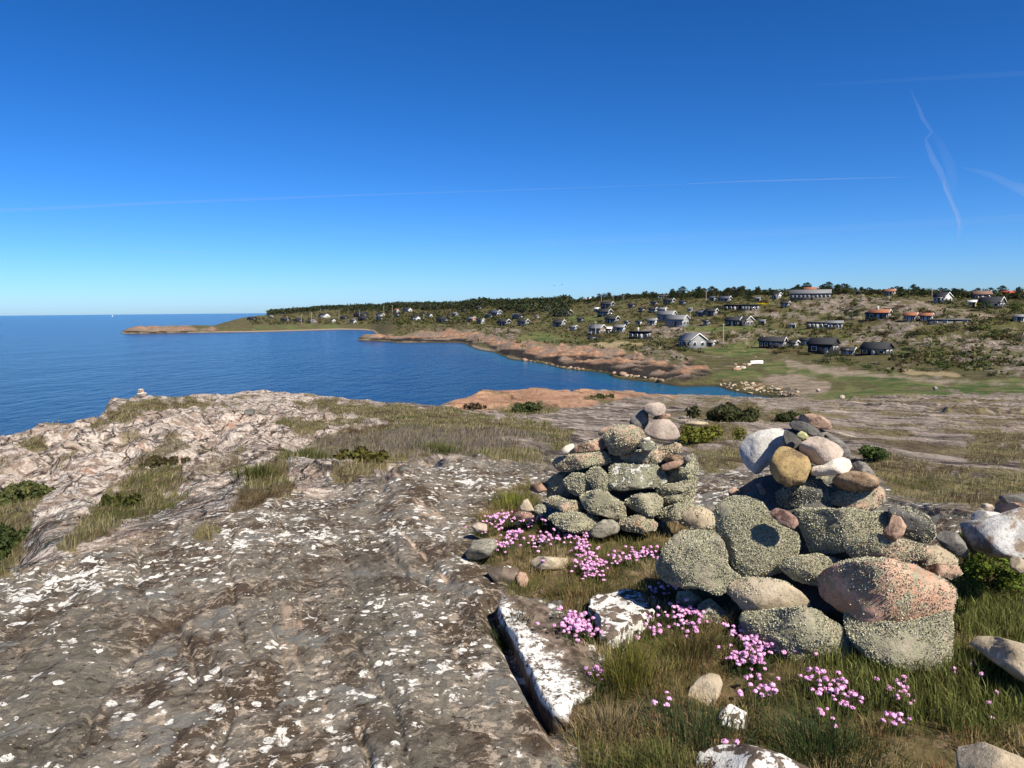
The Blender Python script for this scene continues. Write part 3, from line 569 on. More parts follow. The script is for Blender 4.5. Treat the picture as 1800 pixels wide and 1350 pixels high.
# ------------------------------------------------------------------ stones
import bmesh
def ico(n):
    bm = bmesh.new(); bmesh.ops.create_icosphere(bm, subdivisions=n, radius=1.0)
    V = np.array([v.co[:] for v in bm.verts]); F = np.array([[v.index for v in f.verts] for f in bm.faces]); bm.free(); return V, F
ICO = {n: ico(n) for n in (2, 3, 4, 5)}
def stone_mat(name, a, b, speck=None, white=0.0, stripe=0.0, lich=0.0, scale=1.0, dark=None):
    t = NT(name); P = t.P()
    n1 = t.noise(7 * scale, 5, 0.6); n2 = t.noise(45 * scale, 4, 0.7); n3 = t.noise(140, 3, 0.7)
    c = t.mix(t.ramp(n1, 0.35, 0.65), a, b)
    if stripe:
        sv = t.map(P, scale=(0.25, 1, 1.0), rot=(R_(20), R_(-25), R_(15)))
        c = t.mix(t.ramp(t.noise(60, 4, 0.6, sv), 0.48, 0.62, 0, stripe), c, tuple(x * 0.35 for x in a))
    c = t.mix(t.ramp(n2, 0.3, 0.48, 0.55 - 0.3 * min(1, lich), 0), c, tuple(x * 0.32 for x in a))
    c = t.mix(t.ramp(n3, 0.58, 0.72, 0, 0.4), c, tuple(min(1, x * 1.7) for x in b))
    if speck: c = t.mix(t.ramp(t.noise(16, 5, 0.7), 0.50, 0.6), c, speck)
    if dark: c = t.mix(t.ramp(t.noise(9, 5, 0.7), 0.52, 0.62, 0, 0.9), c, dark)
    if lich:
        c = t.mix(t.ramp(t.noise(12, 5, 0.65), 0.62 - 0.3 * lich, 0.72 - 0.3 * lich), c, t.mix(n2, (0.15, 0.14, 0.09), (0.42, 0.395, 0.275)))
    if white:
        w = t.noise(15, 6, 0.62, t.vadd(P, t.nvec(9), 0.05)); c = t.mix(t.ramp(w, 0.66 - 0.12 * white, 0.69 - 0.12 * white), c, t.mix(n2, (0.5, 0.48, 0.43), (0.76, 0.74, 0.69)))
    t.color(c); t.rough(0.88); t.b.inputs['Specular IOR Level'].default_value = 0.2
    if lich > .3: t.bump(t.noise(75, 4, 0.7), 0.014, 0.9)
    t.bump(t.noise(22, 6, 0.68), 0.014, 0.9); t.bump(n3, 0.0025, 0.9)
    return t.m
SM = {
    'lichen': stone_mat('grey_stone_under_lichen', (0.22, 0.195, 0.14), (0.40, 0.35, 0.26), lich=0.7),
    'lichenpink': stone_mat('pink_stone_with_lichen', (0.32, 0.21, 0.145), (0.52, 0.375, 0.275), lich=0.5),
    'bigpink': stone_mat('pink_granite', (0.36, 0.20, 0.135), (0.54, 0.345, 0.25), speck=(0.30, 0.235, 0.165), lich=0.28),
    'pinkbrown': stone_mat('pink_brown_granite', (0.25, 0.155, 0.105), (0.44, 0.30, 0.215), dark=(0.13, 0.08, 0.055)),
    'darkgrey': stone_mat('dark_gneiss_and_gap_shade', (0.075, 0.072, 0.066), (0.15, 0.14, 0.125)),
    'grey': stone_mat('grey_gneiss', (0.15, 0.14, 0.125), (0.26, 0.24, 0.21), stripe=0.4),
    'blackish': stone_mat('black_schist_and_gap_shade', (0.055, 0.055, 0.05), (0.13, 0.13, 0.115), stripe=0.5, lich=0.22),
    'white': stone_mat('pale_grey_granite', (0.40, 0.385, 0.355), (0.60, 0.58, 0.54), dark=(0.33, 0.31, 0.28)),
    'yellow': stone_mat('ochre_stained_stone', (0.25, 0.165, 0.075), (0.38, 0.275, 0.13), dark=(0.135, 0.095, 0.055)),
    'beige': stone_mat('beige_rounded_stone', (0.32, 0.255, 0.205), (0.45, 0.37, 0.305)),
    'palebeige': stone_mat('pale_beige_stone', (0.44, 0.37, 0.295), (0.60, 0.53, 0.44)),
    'brown': stone_mat('brown_banded_stone', (0.165, 0.105, 0.06), (0.34, 0.245, 0.16), stripe=0.45, dark=(0.09, 0.065, 0.045)),
    'tan': stone_mat('tan_sandy_slab', (0.31, 0.25, 0.17), (0.47, 0.39, 0.28), white=0.1),
    'greenish': stone_mat('pale_green_pebble', (0.30, 0.29, 0.13), (0.42, 0.40, 0.21)),
    'striped': stone_mat('grey_striped_stone', (0.19, 0.175, 0.14), (0.30, 0.275, 0.22), stripe=0.7),
    'patchy': stone_mat('green_grey_stone_white_crust', (0.17, 0.165, 0.115), (0.27, 0.265, 0.19), white=1.0, lich=0.35),
    'redwhite': stone_mat('red_and_white_stone', (0.24, 0.145, 0.115), (0.38, 0.265, 0.215), white=0.5, dark=(0.13, 0.07, 0.05)),
    'crusted': stone_mat('dark_rock_white_crust', (0.085, 0.06, 0.042), (0.17, 0.135, 0.105), white=1.35, dark=(0.055, 0.036, 0.024)),
    'slabtop': stone_mat('dark_slab', (0.075, 0.052, 0.036), (0.16, 0.125, 0.095), white=0.5),
    'palegrey': stone_mat('blotched_pale_boulder', (0.31, 0.30, 0.285), (0.50, 0.49, 0.47), dark=(0.19, 0.135, 0.09), white=0.3),
}
def outline_fn(pts, bow=0.25):
    """polar radius of a traced outline about its centroid"""
    p = np.array(pts, float)
    x, y = p[:, 0], p[:, 1]; x1, y1 = np.roll(x, -1), np.roll(y, -1); c = x * y1 - x1 * y; A = c.sum() / 2
    cx_, cy_ = ((x + x1) * c).sum() / (6 * A), ((y + y1) * c).sum() / (6 * A)
    q = []
    for i in range(len(p)):
        for k in np.linspace(0, 1, 12, endpoint=False): q.append(p[i] * (1 - k) + p[(i + 1) % len(p)] * k)
    q = np.array(q); a = np.arctan2(-(q[:, 1] - cy_), q[:, 0] - cx_); r = np.hypot(q[:, 0] - cx_, q[:, 1] - cy_)
    g = np.linspace(-math.pi, math.pi, 181); o = np.argsort(a); a, r = a[o], r[o]
    rr = np.interp(g, np.concatenate([a - 2 * math.pi, a, a + 2 * math.pi]), np.concatenate([r, r, r]))
    core = rr[:-1]; core = 1.035 * (core * .7 + .15 * np.roll(core, 1) + .15 * np.roll(core, -1)); rr = np.append(core, core[0])
    return (cx_, cy_), (lambda ang: np.interp(ang, g, rr)), float(np.mean(rr))
def stone_mesh(name, pts, R, depth=None, boxy=0.75, seed=0, rough=0.05, lean=0.15, level=4, mats=(), facets=3, soft=False):
    """a solid stone whose front outline was traced; R is the horizontal distance of its middle, depth its half thickness in metres"""
    (cx_, cy_), rf, rm = outline_fn(pts)
    C = at(cx_, cy_, R); dc = float((C - CAM) @ fw); sc = dc / FOC
    V, F = ICO[level]; V = V.copy()
    d = ray(cx_, cy_); d = d / np.linalg.norm(d)
    rgt = np.cross(d, [0, 0, 1.0]); rgt /= np.linalg.norm(rgt); upv = np.cross(rgt, d)
    ang = np.arctan2(V[:, 2], V[:, 0]); cb = np.hypot(V[:, 0], V[:, 2]); sb = V[:, 1]
    dep = depth if depth else rm * sc * 0.85
    e = boxy
    rad = rf(ang) * sc * np.sign(cb) * np.abs(cb) ** e
    dy = dep * np.sign(sb) * np.abs(sb) ** e
    x = rad * np.cos(ang); z = rad * np.sin(ang)
    dy = dy + lean * z
    rs = np.random.default_rng(seed + 100)
    L = np.stack([x, dy, z], 1)
    size = rm * sc
    for k in range(facets):                                   # broken faces turned towards the front and top
        n = np.array([rs.normal() * 0.75, -abs(rs.normal()) * .9 - 0.25, rs.normal() * 0.8 + 0.15]); n /= np.linalg.norm(n)
        n[1] = min(n[1], -.5); n /= np.linalg.norm(n); s = L @ n; m = np.quantile(s, 0.83 + 0.13 * rs.random())
        L[:, 1] = np.maximum(L[:, 1], np.minimum(L[:, 1] * .1 + .9 * (m - n[0] * L[:, 0] - n[2] * L[:, 2]) / n[1], .12 * dep * (rad / (rad.max() + 1e-6)) - .35 * dep * (1 - np.abs(cb) ** 2) + lean * L[:, 2]))     # flat broken face, outline kept
    nn = L / (np.linalg.norm(L, axis=1)[:, None] + 1e-6)
    off = rs.random(3) * 50
    h = noise3(L / size * 1.5 + off, seed) * 0.5 + noise3(L / size * 3.5 + off, seed + 1) * 0.5 + noise3(L / size * 8 + off, seed + 2) * 0.28 + noise3(L / size * 18 + off, seed + 3) * 0.17 + noise3(L / size * 36 + off, seed + 4) * 0.08
    L += nn * (h * rough * size)[:, None]
    W = L[:, :1] * rgt + L[:, 1:2] * d + L[:, 2:3] * upv
    me = mesh_np(name, W, F, mats, smooth=True)
    return me, C, W, F, size
def lichen_mesh(W, F, size, cover, n, seed, mat, fl=0.011):
    """tufts of branching lichen standing off a stone"""
    rs = np.random.default_rng(seed + 900)
    a, b, c = W[F[:, 0]], W[F[:, 1]], W[F[:, 2]]
    cr = np.cross(b - a, c - a); ar = np.linalg.norm(cr, axis=1); nr = cr / (ar[:, None] + 1e-12)
    cen = (a + b + c) / 3
    dens = (sstep(0.62 - 0.95 * cover, 0.85 - 0.95 * cover, 0.45 + 0.9 * noise3(cen / size * 1.5 + seed, seed + 5) + 0.4 * noise3(cen / size * 5, seed + 6)) + .04) * ar
    dens *= np.where(nr[:, 1] > 0.6, 0.25, 1.0)
    if dens.sum() <= 0: return None
    f = rs.choice(len(F), n, p=dens / dens.sum()); u = rs.random((n, 1)); v = rs.random((n, 1)); s = (u + v) > 1
    u = np.where(s, 1 - u, u); v = np.where(s, 1 - v, v)
    p = a[f] + u * (b[f] - a[f]) + v * (c[f] - a[f]); N = nr[f]
    dirn = N * 0.8 + rs.normal(size=(n, 3)) * 0.8 + np.array([0, 0, .25]); dirn /= np.linalg.norm(dirn, axis=1)[:, None]
    side = np.cross(dirn, rs.normal(size=(n, 3))); side /= np.linalg.norm(side, axis=1)[:, None]
    ln = fl * (0.6 + 0.9 * rs.random((n, 1))); wd = ln * (0.28 + 0.25 * rs.random((n, 1)))
    base = p - N * 0.002
    V = np.stack([base - side * wd * 0.5, base + side * wd * 0.5, base + dirn * ln * 0.9 + side * wd * 0.9, base + dirn * ln - side * wd * 0.7], 1).reshape(-1, 3)
    me = mesh_np('lichen', V, np.arange(4 * n).reshape(-1, 4), [mat])
    tone = (0.7 + 0.5 * rs.random(n))[:, None] * np.array([[0.44, 0.425, 0.315]]); yl = rs.random(n) < 0.25; tone[yl] *= np.array([1.15, 1.12, 0.95])
    cattr(me, 'tint', np.repeat(tone, 4, axis=0)); return me
def tint_mat(name, rough=0.85, trans=0.0):
    t = NT(name); t.color(t.attr('tint', 'Color')); t.rough(rough); t.b.inputs['Specular IOR Level'].default_value = 0.15
    if trans:
        tr = t.n.new('ShaderNodeBsdfTranslucent'); t.l.new(t.attr('tint', 'Color'), tr.inputs['Color'])
        mx = t.n.new('ShaderNodeMixShader'); mx.inputs[0].default_value = trans
        t.l.new(t.b.outputs[0], mx.inputs[1]); t.l.new(tr.outputs[0], mx.inputs[2]); t.l.new(mx.outputs[0], t.n['Material Output'].inputs['Surface'])
    return t.m
M_LICHEN = tint_mat('grey_green_lichen')
ZO = {'A': (1280, 720, 6.0), 'B': (1140, 860, 6.0), 'C': (1400, 860, 6.0), 'D': (1200, 1000, 6.0), 'R': (1560, 840, 7.5), 'S': (960, 690, 6.43), 'T': (900, 810, 9.0), 'U': (1060, 810, 9.0), 'p': (0, 0, 1.0), 'F': (800, 900, 1800 / 380.0)}
_sid = [0]
def stone(parent, zone, pts, R, mat, depth=None, boxy=0.75, lich=0.0, nl=0, rough=0.05, lean=0.15, level=4, facets=3, name='stone', label=None, fl=0.011):
    ox, oy, k = ZO[zone]; P = [(ox + a / k, oy + b / k) for a, b in pts]; _sid[0] += 1; sd = _sid[0]
    me, C, W, F, size = stone_mesh(name, P, R, depth, boxy, sd, rough, lean, level, [SM[mat]], facets)
    o = obj(name, me); nl = int(nl * 4.2); fl = fl * .6
    pl = np.array(parent.location) if parent is not None else np.zeros(3)
    o.location = C - pl
    if parent is not None: o.parent = parent
    if label: o['label'] = label
    if lich > 0:
        lm = lichen_mesh(W, F, size, lich, nl, sd, M_LICHEN, fl)
        if lm: l = obj('lichen', lm, o); l['kind'] = 'stuff'
    return o
def base_of(px, py): p, R = ground_at(px, py); return p
# ---- the larger cairn
c1 = empty('cairn', tuple(at(1420, 1120, 3.95) * [1, 1, 0] + [0, 0, 12.38]))
tag(c1, 'larger cairn with lichen covered boulders below and an ochre stone in its upper part', 'cairn', 'stone cairns')
ST1 = [
 ('A', [(700, 95), (790, 55), (880, 42), (980, 65), (1050, 115), (1080, 180), (1055, 210), (940, 195), (830, 160), (760, 140)], 4.42, 'pinkbrown', .09, .8, 0, 0),
 ('A', [(645, 165), (690, 125), (790, 130), (880, 160), (950, 215), (965, 280), (900, 285), (800, 250), (700, 215)], 4.32, 'darkgrey', .08, .8, 0, 0),
 ('A', [(940, 200), (1030, 230), (1120, 290), (1210, 340), (1275, 430), (1270, 500), (1200, 490), (1100, 440), (990, 340)], 4.40, 'grey', .08, .8, 0, 0),
 ('A', [(600, 220), (680, 200), (740, 230), (800, 330), (780, 460), (690, 450), (600, 390), (585, 290)], 4.30, 'darkgrey', .08, .85, 0, 0),
 ('A', [(725, 260), (770, 225), (820, 245), (845, 290), (780, 320), (740, 300)], 4.185, 'greenish', .025, .9, 0, 0),
 ('A', [(130, 400), (200, 300), (320, 230), (450, 200), (620, 200), (640, 280), (560, 420), (500, 520), (400, 600), (310, 690), (220, 620), (150, 520)], 4.42, 'white', .12, .75, 0, 0),
 ('A', [(500, 450), (560, 395), (640, 400), (740, 450), (820, 490), (860, 590), (830, 680), (790, 760), (650, 810), (520, 760), (460, 660), (450, 580)], 4.08, 'yellow', .10, .8, 0, 0),
 ('A', [(770, 380), (830, 310), (930, 285), (1030, 305), (1140, 360), (1200, 420), (1180, 490), (1050, 560), (960, 590), (870, 550), (820, 490), (770, 440)], 4.2, 'beige', .10, .85, 0, 0),
 ('A', [(885, 650), (920, 605), (1010, 590), (1090, 530), (1200, 495), (1260, 520), (1285, 590), (1250, 650), (1100, 690), (960, 715), (900, 700)], 4.12, 'palebeige', .08, .8, 0, 0),
 ('A', [(1315, 580), (1370, 545), (1440, 560), (1510, 630), (1560, 710), (1450, 690), (1350, 640)], 4.2, 'grey', .06, .9, 0, 0),
 ('A', [(1110, 770), (1180, 690), (1300, 655), (1440, 655), (1540, 690), (1580, 740), (1540, 810), (1440, 850), (1290, 865), (1180, 840)], 4.12, 'brown', .11, .85, 0, 0),
 ('A', [(510, 890), (620, 820), (740, 760), (950, 735), (990, 780), (1040, 880), (1090, 990), (1060, 1055), (900, 1075), (700, 1065), (540, 1030)], 4.16, 'blackish', .13, .62, .30, 900),
 ('A', [(1090, 940), (1160, 885), (1330, 880), (1440, 850), (1540, 790), (1610, 810), (1615, 910), (1560, 1010), (1440, 1060), (1250, 1050), (1120, 1000)], 4.15, 'lichenpink', .13, .7, .42, 1300),
 ('A', [(440, 1090), (520, 1045), (620, 1070), (710, 1130), (735, 1190), (690, 1245), (590, 1215), (480, 1150)], 3.99, 'redwhite', .05, .8, 0, 0),
 ('A', [(60, 900), (280, 740), (480, 680), (600, 880), (560, 1000), (420, 1080), (250, 1000)], 4.42, 'darkgrey', .12, .8, 0, 0),  # filler in the shaded hollow, its shade painted as dark stone
 ('A', [(300, 790), (340, 780), (400, 860), (410, 920), (340, 890)], 4.26, 'pinkbrown', .03, .8, 0, 0),
 ('A', [(0, 850), (60, 820), (110, 850), (110, 930), (20, 960)], 4.32, 'pinkbrown', .05, .8, 0, 0),
 ('A', [(820, 640), (1000, 680), (1250, 650), (1300, 900), (1120, 1060), (900, 1000)], 4.36, 'blackish', .10, .8, 0, 0),  # filler stone, coloured dark to carry the shade between its neighbours
 ('A', [(560, 560), (900, 470), (1100, 500), (1200, 700), (1000, 850), (650, 860)], 4.42, 'darkgrey', .12, .8, 0, 0),  # core filler closing the gap, dark colour stands for the shade inside
 ('B', [(110, 830), (160, 690), (260, 540), (380, 450), (520, 430), (680, 440), (730, 520), (770, 640), (810, 790), (900, 870), (1060, 940), (960, 1000), (820, 1010), (770, 1050), (700, 1065), (520, 1010), (400, 1040), (230, 1000), (130, 920)], 3.97, 'lichen', .19, .72, .80, 5200),
 ('B', [(690, 240), (720, 170), (850, 100), (1020, 90), (1200, 170), (1290, 290), (1330, 370), (1430, 390), (1530, 450), (1565, 540), (1500, 700), (1400, 800), (1250, 850), (1180, 910), (1050, 880), (900, 790), (780, 640), (740, 500), (710, 350)], 4.1, 'lichen', .17, .7, .85, 6500),
 ('B', [(780, 1040), (900, 1000), (1100, 960), (1260, 945), (1420, 970), (1560, 1040), (1660, 1130), (1650, 1210), (1580, 1270), (1400, 1290), (1150, 1340), (1050, 1330), (930, 1200), (850, 1130)], 3.88, 'tan', .16, .66, .12, 500),
 ('D', [(140, 480), (200, 380), (280, 330), (420, 440), (600, 570), (570, 670), (480, 660), (350, 620), (180, 600)], 3.95, 'patchy', .10, .75, .4, 900),
 ('B', [(310, 1090), (420, 1080), (560, 1150), (540, 1220), (400, 1240), (300, 1190)], 4.12, 'tan', .06, .8, .3, 250),
 ('C', [(0, 260), (120, 235), (440, 225), (560, 200), (720, 220), (880, 210), (980, 250), (1010, 330), (960, 430), (880, 520), (760, 570), (600, 600), (500, 630), (380, 680), (180, 680), (130, 560), (60, 420)], 4.16, 'lichen', .18, .66, .85, 6500),
 ('C', [(540, 590), (700, 530), (860, 490), (1000, 530), (1130, 520), (1300, 550), (1360, 590), (1350, 660), (1200, 700), (1050, 730), (880, 750), (640, 770), (570, 690)], 4.0, 'lichenpink', .15, .7, .62, 2600),
 ('C', [(1010, 270), (1090, 290), (1145, 380), (1120, 470), (1040, 540), (960, 510), (925, 450), (980, 380)], 4.0, 'pinkbrown', .05, .85, 0, 0),
 ('C', [(990, 230), (1080, 195), (1220, 210), (1350, 270), (1420, 360), (1435, 460), (1380, 540), (1260, 530), (1150, 500), (1090, 430), (1030, 330)], 4.16, 'darkgrey', .11, .75, .38, 1300),
 ('p', [(1372, 1003), (1392, 985), (1440, 975), (1467, 980), (1486, 995), (1475, 1014), (1440, 1026), (1405, 1024)], 4.02, 'lichen', .12, .75, .8, 2200),
 ('p', [(1446, 1028), (1466, 1012), (1487, 998), (1506, 993), (1558, 987), (1600, 992), (1630, 1002), (1655, 1015), (1660, 1030), (1658, 1065), (1650, 1085), (1622, 1097), (1612, 1110), (1580, 1112), (1535, 1103), (1500, 1092), (1468, 1075), (1452, 1060)], 3.86, 'bigpink', .21, .6, .33, 3000),
 ('p', [(1490, 1098), (1530, 1096), (1580, 1100), (1625, 1080), (1655, 1060), (1663, 1105), (1661, 1140), (1640, 1165), (1590, 1172), (1540, 1164), (1505, 1140)], 3.72, 'lichen', .17, .7, .8, 4000),
 ('D', [(610, 580), (680, 540), (900, 500), (1080, 450), (1250, 420), (1400, 450), (1600, 540), (1750, 660), (1780, 760), (1760, 900), (1600, 940), (1400, 950), (1100, 930), (900, 880), (700, 780)], 3.70, 'lichen', .20, .7, .72, 5500),
 ('C', [(1180, 760), (1300, 640), (1480, 590), (1600, 650), (1670, 720), (1640, 780), (1500, 810), (1350, 820)], 4.22, 'tan', .10, .75, .15, 200),
 ('C', [(1330, 800), (1500, 790), (1660, 770), (1720, 850), (1620, 920), (1430, 930), (1320, 900)], 4.16, 'pinkbrown', .10, .75, .2, 200),
 ('p', [(1300, 880), (1400, 850), (1520, 860), (1560, 920), (1580, 1010), (1540, 1060), (1440, 1080), (1330, 1060), (1280, 990)], 4.32, 'darkgrey', .16, .7, 0, 0),  # core filler, shade of the gaps put into its dark colour
 ('p', [(1380, 1010), (1480, 1000), (1500, 1080), (1480, 1150), (1400, 1150), (1340, 1090)], 4.06, 'darkgrey', .13, .75, 0, 0),  # lower core filler, painted dark like the shade between the base stones
]
LBL1 = {0: 'pinkish brown rounded stone on the very top', 5: 'large pale grey stone leaning outward', 6: 'ochre stained round stone', 7: 'beige rounded stone', 8: 'pale beige wedge shaped stone', 4: 'small pale green pebble', 10: 'brown banded oval stone',
        11: 'blackish schist block', 20: 'big lichen covered boulder with a dark hollow', 21: 'tan flat slab', 29: 'big pink granite block with patches of lichen', 13: 'small red and white stone', 27: 'dark round stone, lichened on one side'}
for i, s_ in enumerate(ST1):
    z_, pts, R, m, dpt, bx, li, nl = s_
    if z_ == 'A' and i != 13: R += .20
    stone(c1, z_, pts, R, m, dpt, bx * .84, li, nl, rough=0.11 if m in ('lichen', 'lichenpink', 'blackish', 'bigpink') else 0.045, level=4, facets=13 if bx < .76 else 5, label=LBL1.get(i))
# ---- the smaller cairn behind
c2 = empty('cairn', tuple(at(1095, 930, 5.75) * [1, 1, 0] + [0, 0, 12.36]))
tag(c2, 'smaller, flatter cairn of lichened slabs topped by a rounded dome stone', 'cairn', 'stone cairns')
ST2 = [
 ('S', [(1090, 160), (1160, 125), (1270, 108), (1330, 130), (1355, 190), (1330, 240), (1240, 265), (1180, 250), (1120, 210)], 5.85, 'beige', .08, .75, 0, 0),
 ('S', [(1190, 300), (1250, 255), (1340, 235), (1405, 250), (1400, 285), (1290, 310)], 5.88, 'pinkbrown', .07, .8, 0, 0),
 ('S', [(1110, 430), (1160, 350), (1260, 310), (1380, 300), (1460, 370), (1515, 470), (1490, 520), (1350, 545), (1200, 520), (1120, 470)], 5.82, 'beige', .12, .8, 0, 0),
 ('S', [(940, 350), (970, 260), (1020, 210), (1090, 190), (1150, 230), (1155, 330), (1120, 410), (1060, 410), (1000, 385)], 5.9, 'grey', .07, .75, 0, 0),
 ('S', [(585, 450), (620, 410), (720, 380), (850, 370), (830, 460), (720, 490), (600, 490)], 6.05, 'pinkbrown', .08, .8, 0, 0),
 ('S', [(640, 500), (730, 430), (800, 380), (990, 365), (1060, 410), (1095, 480), (1070, 570), (960, 640), (840, 700), (740, 690), (690, 590)], 5.72, 'lichenpink', .13, .7, .62, 1500),
 ('S', [(300, 620), (480, 560), (640, 510), (720, 560), (700, 630), (560, 655), (420, 680), (260, 695)], 5.8, 'pinkbrown', .12, .7, .1, 100),
 ('S', [(165, 650), (220, 600), (300, 575), (330, 610), (270, 660), (230, 710), (170, 690)], 5.68, 'palebeige', .05, .8, 0, 0),
 ('S', [(60, 780), (140, 735), (420, 700), (660, 660), (690, 730), (720, 790), (640, 810), (480, 830), (260, 890), (150, 880)], 5.72, 'lichenpink', .16, .66, .6, 1500),
 ('S', [(850, 740), (900, 690), (1050, 660), (1220, 620), (1400, 580), (1470, 560), (1530, 620), (1510, 670), (1400, 700), (1290, 780), (1180, 810), (960, 800)], 5.75, 'lichenpink', .16, .66, .65, 1700),
 ('S', [(1045, 600), (1090, 560), (1160, 535), (1220, 560), (1225, 620), (1180, 665), (1090, 655)], 5.6, 'patchy', .05, .85, 0, 0),
 ('S', [(1055, 560), (1100, 515), (1170, 500), (1180, 530), (1120, 565)], 5.62, 'palebeige', .04, .8, 0, 0),
 ('S', [(1330, 730), (1400, 700), (1530, 710), (1545, 755), (1480, 785), (1360, 785)], 5.66, 'brown', .07, .8, 0, 0),
 ('S', [(1295, 830), (1390, 790), (1520, 750), (1550, 795), (1480, 850), (1350, 890), (1300, 870)], 5.62, 'pinkbrown', .08, .8, 0, 0),
 ('S', [(1550, 740), (1600, 700), (1640, 740), (1620, 790), (1560, 795)], 5.64, 'grey', .04, .9, 0, 0),
 ('S', [(1320, 910), (1450, 860), (1560, 790), (1640, 690), (1700, 800), (1705, 910), (1620, 960), (1520, 1000), (1400, 1040), (1330, 1010)], 5.72, 'lichen', .17, .68, .7, 1600),
 ('S', [(730, 850), (780, 815), (960, 815), (1230, 820), (1320, 880), (1345, 1000), (1250, 1060), (1000, 1090), (850, 1110), (740, 1080), (710, 960)], 5.62, 'patchy', .17, .58, .3, 700),
 ('S', [(430, 960), (520, 860), (600, 850), (680, 920), (720, 1020), (745, 1090), (640, 1120), (540, 1090), (480, 1000)], 5.62, 'lichen', .14, .7, .75, 1300),
 ('S', [(200, 1010), (300, 920), (420, 930), (480, 1040), (520, 1120), (420, 1170), (290, 1130)], 5.66, 'lichen', .14, .7, .78, 1300),
 ('S', [(20, 1010), (150, 920), (330, 890), (360, 1100), (380, 1200), (200, 1240), (20, 1180)], 5.85, 'lichen', .16, .7, .4, 700),
 ('T', [(1070, 590), (1200, 520), (1330, 480), (1480, 500), (1620, 600), (1750, 680), (1800, 800), (1790, 900), (1650, 930), (1480, 870), (1200, 830), (1130, 720)], 5.48, 'lichen', .15, .62, .35, 800),
 ('U', [(330, 670), (450, 580), (650, 530), (820, 530), (920, 600), (920, 720), (860, 830), (760, 870), (620, 830), (480, 770)], 5.5, 'lichen', .15, .66, .35, 700),
 ('U', [(850, 480), (900, 400), (1150, 370), (1400, 270), (1490, 260), (1450, 400), (1200, 500), (1000, 570), (900, 570)], 5.66, 'lichen', .17, .68, .65, 1300),
 ('U', [(880, 620), (1100, 560), (1330, 490), (1445, 400), (1430, 560), (1280, 630), (1060, 700), (960, 730), (890, 700)], 5.64, 'lichen', .17, .68, .65, 1200),
 ('U', [(850, 880), (950, 780), (1090, 720), (1280, 640), (1410, 570), (1410, 760), (1300, 870), (1150, 930), (1020, 950), (900, 920)], 5.58, 'lichen', .16, .7, .65, 1400),
 ('T', [(530, 650), (640, 570), (720, 560), (850, 630), (1000, 640), (1110, 760), (1070, 840), (900, 850), (800, 790), (620, 720)], 5.58, 'lichenpink', .13, .68, .6, 1100),
 ('T', [(580, 910), (700, 840), (900, 815), (1100, 850), (1290, 870), (1400, 970), (1250, 1110), (1000, 1130), (750, 1060)], 5.45, 'lichen', .16, .7, .55, 1300),
 ('T', [(1220, 1150), (1330, 1010), (1450, 935), (1600, 935), (1700, 1020), (1690, 1120), (1450, 1220), (1280, 1220)], 5.35, 'striped', .10, .8, 0, 0),
 ('U', [(220, 980), (400, 910), (560, 870), (760, 900), (840, 990), (810, 1080), (600, 1120), (330, 1100)], 5.42, 'lichenpink', .14, .7, .5, 900),
 ('U', [(1180, 910), (1280, 800), (1400, 710), (1600, 750), (1760, 830), (1780, 960), (1700, 1080), (1450, 1080), (1250, 1010)], 5.5, 'tan', .15, .7, .3, 500),
 ('T', [(270, 460), (330, 370), (450, 340), (590, 350), (580, 450), (420, 520)], 5.85, 'pinkbrown', .08, .8, 0, 0),
 ('T', [(-20, 840), (120, 795), (300, 825), (350, 900), (150, 930)], 5.5, 'redwhite', .08, .75, 0, 0),
 ('T', [(370, 740), (440, 695), (510, 715), (525, 800), (430, 830), (370, 800)], 5.55, 'lichen', .05, .8, .8, 250),
 ('p', [(1000, 830), (1040, 800), (1130, 790), (1200, 800), (1210, 860), (1180, 910), (1080, 920), (1000, 900)], 5.86, 'darkgrey', .17, .7, 0, 0),  # core filler closing see-through gaps, their shade painted as dark grey
 ('p', [(1020, 780), (1080, 770), (1150, 775), (1160, 815), (1080, 830), (1010, 810)], 5.92, 'darkgrey', .15, .75, 0, 0),  # upper core filler, coloured dark for the shaded gaps
]
LBL2 = {0: 'beige capstone', 2: 'rounded dome shaped beige stone', 3: 'upright grey stone streaked with bird droppings', 16: 'greenish block with a white crust patch', 20: 'smooth slanting grey green slab', 27: 'half buried grey striped stone', 8: 'long lichened slab jutting out'}
for i, s_ in enumerate(ST2):
    z_, pts, R, m, dpt, bx, li, nl = s_
    stone(c2, z_, pts, R, m, dpt, bx * .8, li, int(nl * .9), rough=0.12 if m in ('lichen', 'lichenpink', 'patchy') else 0.05, level=4 if nl > 600 else 3, facets=13 if bx < .76 else 5, label=LBL2.get(i), fl=0.014)
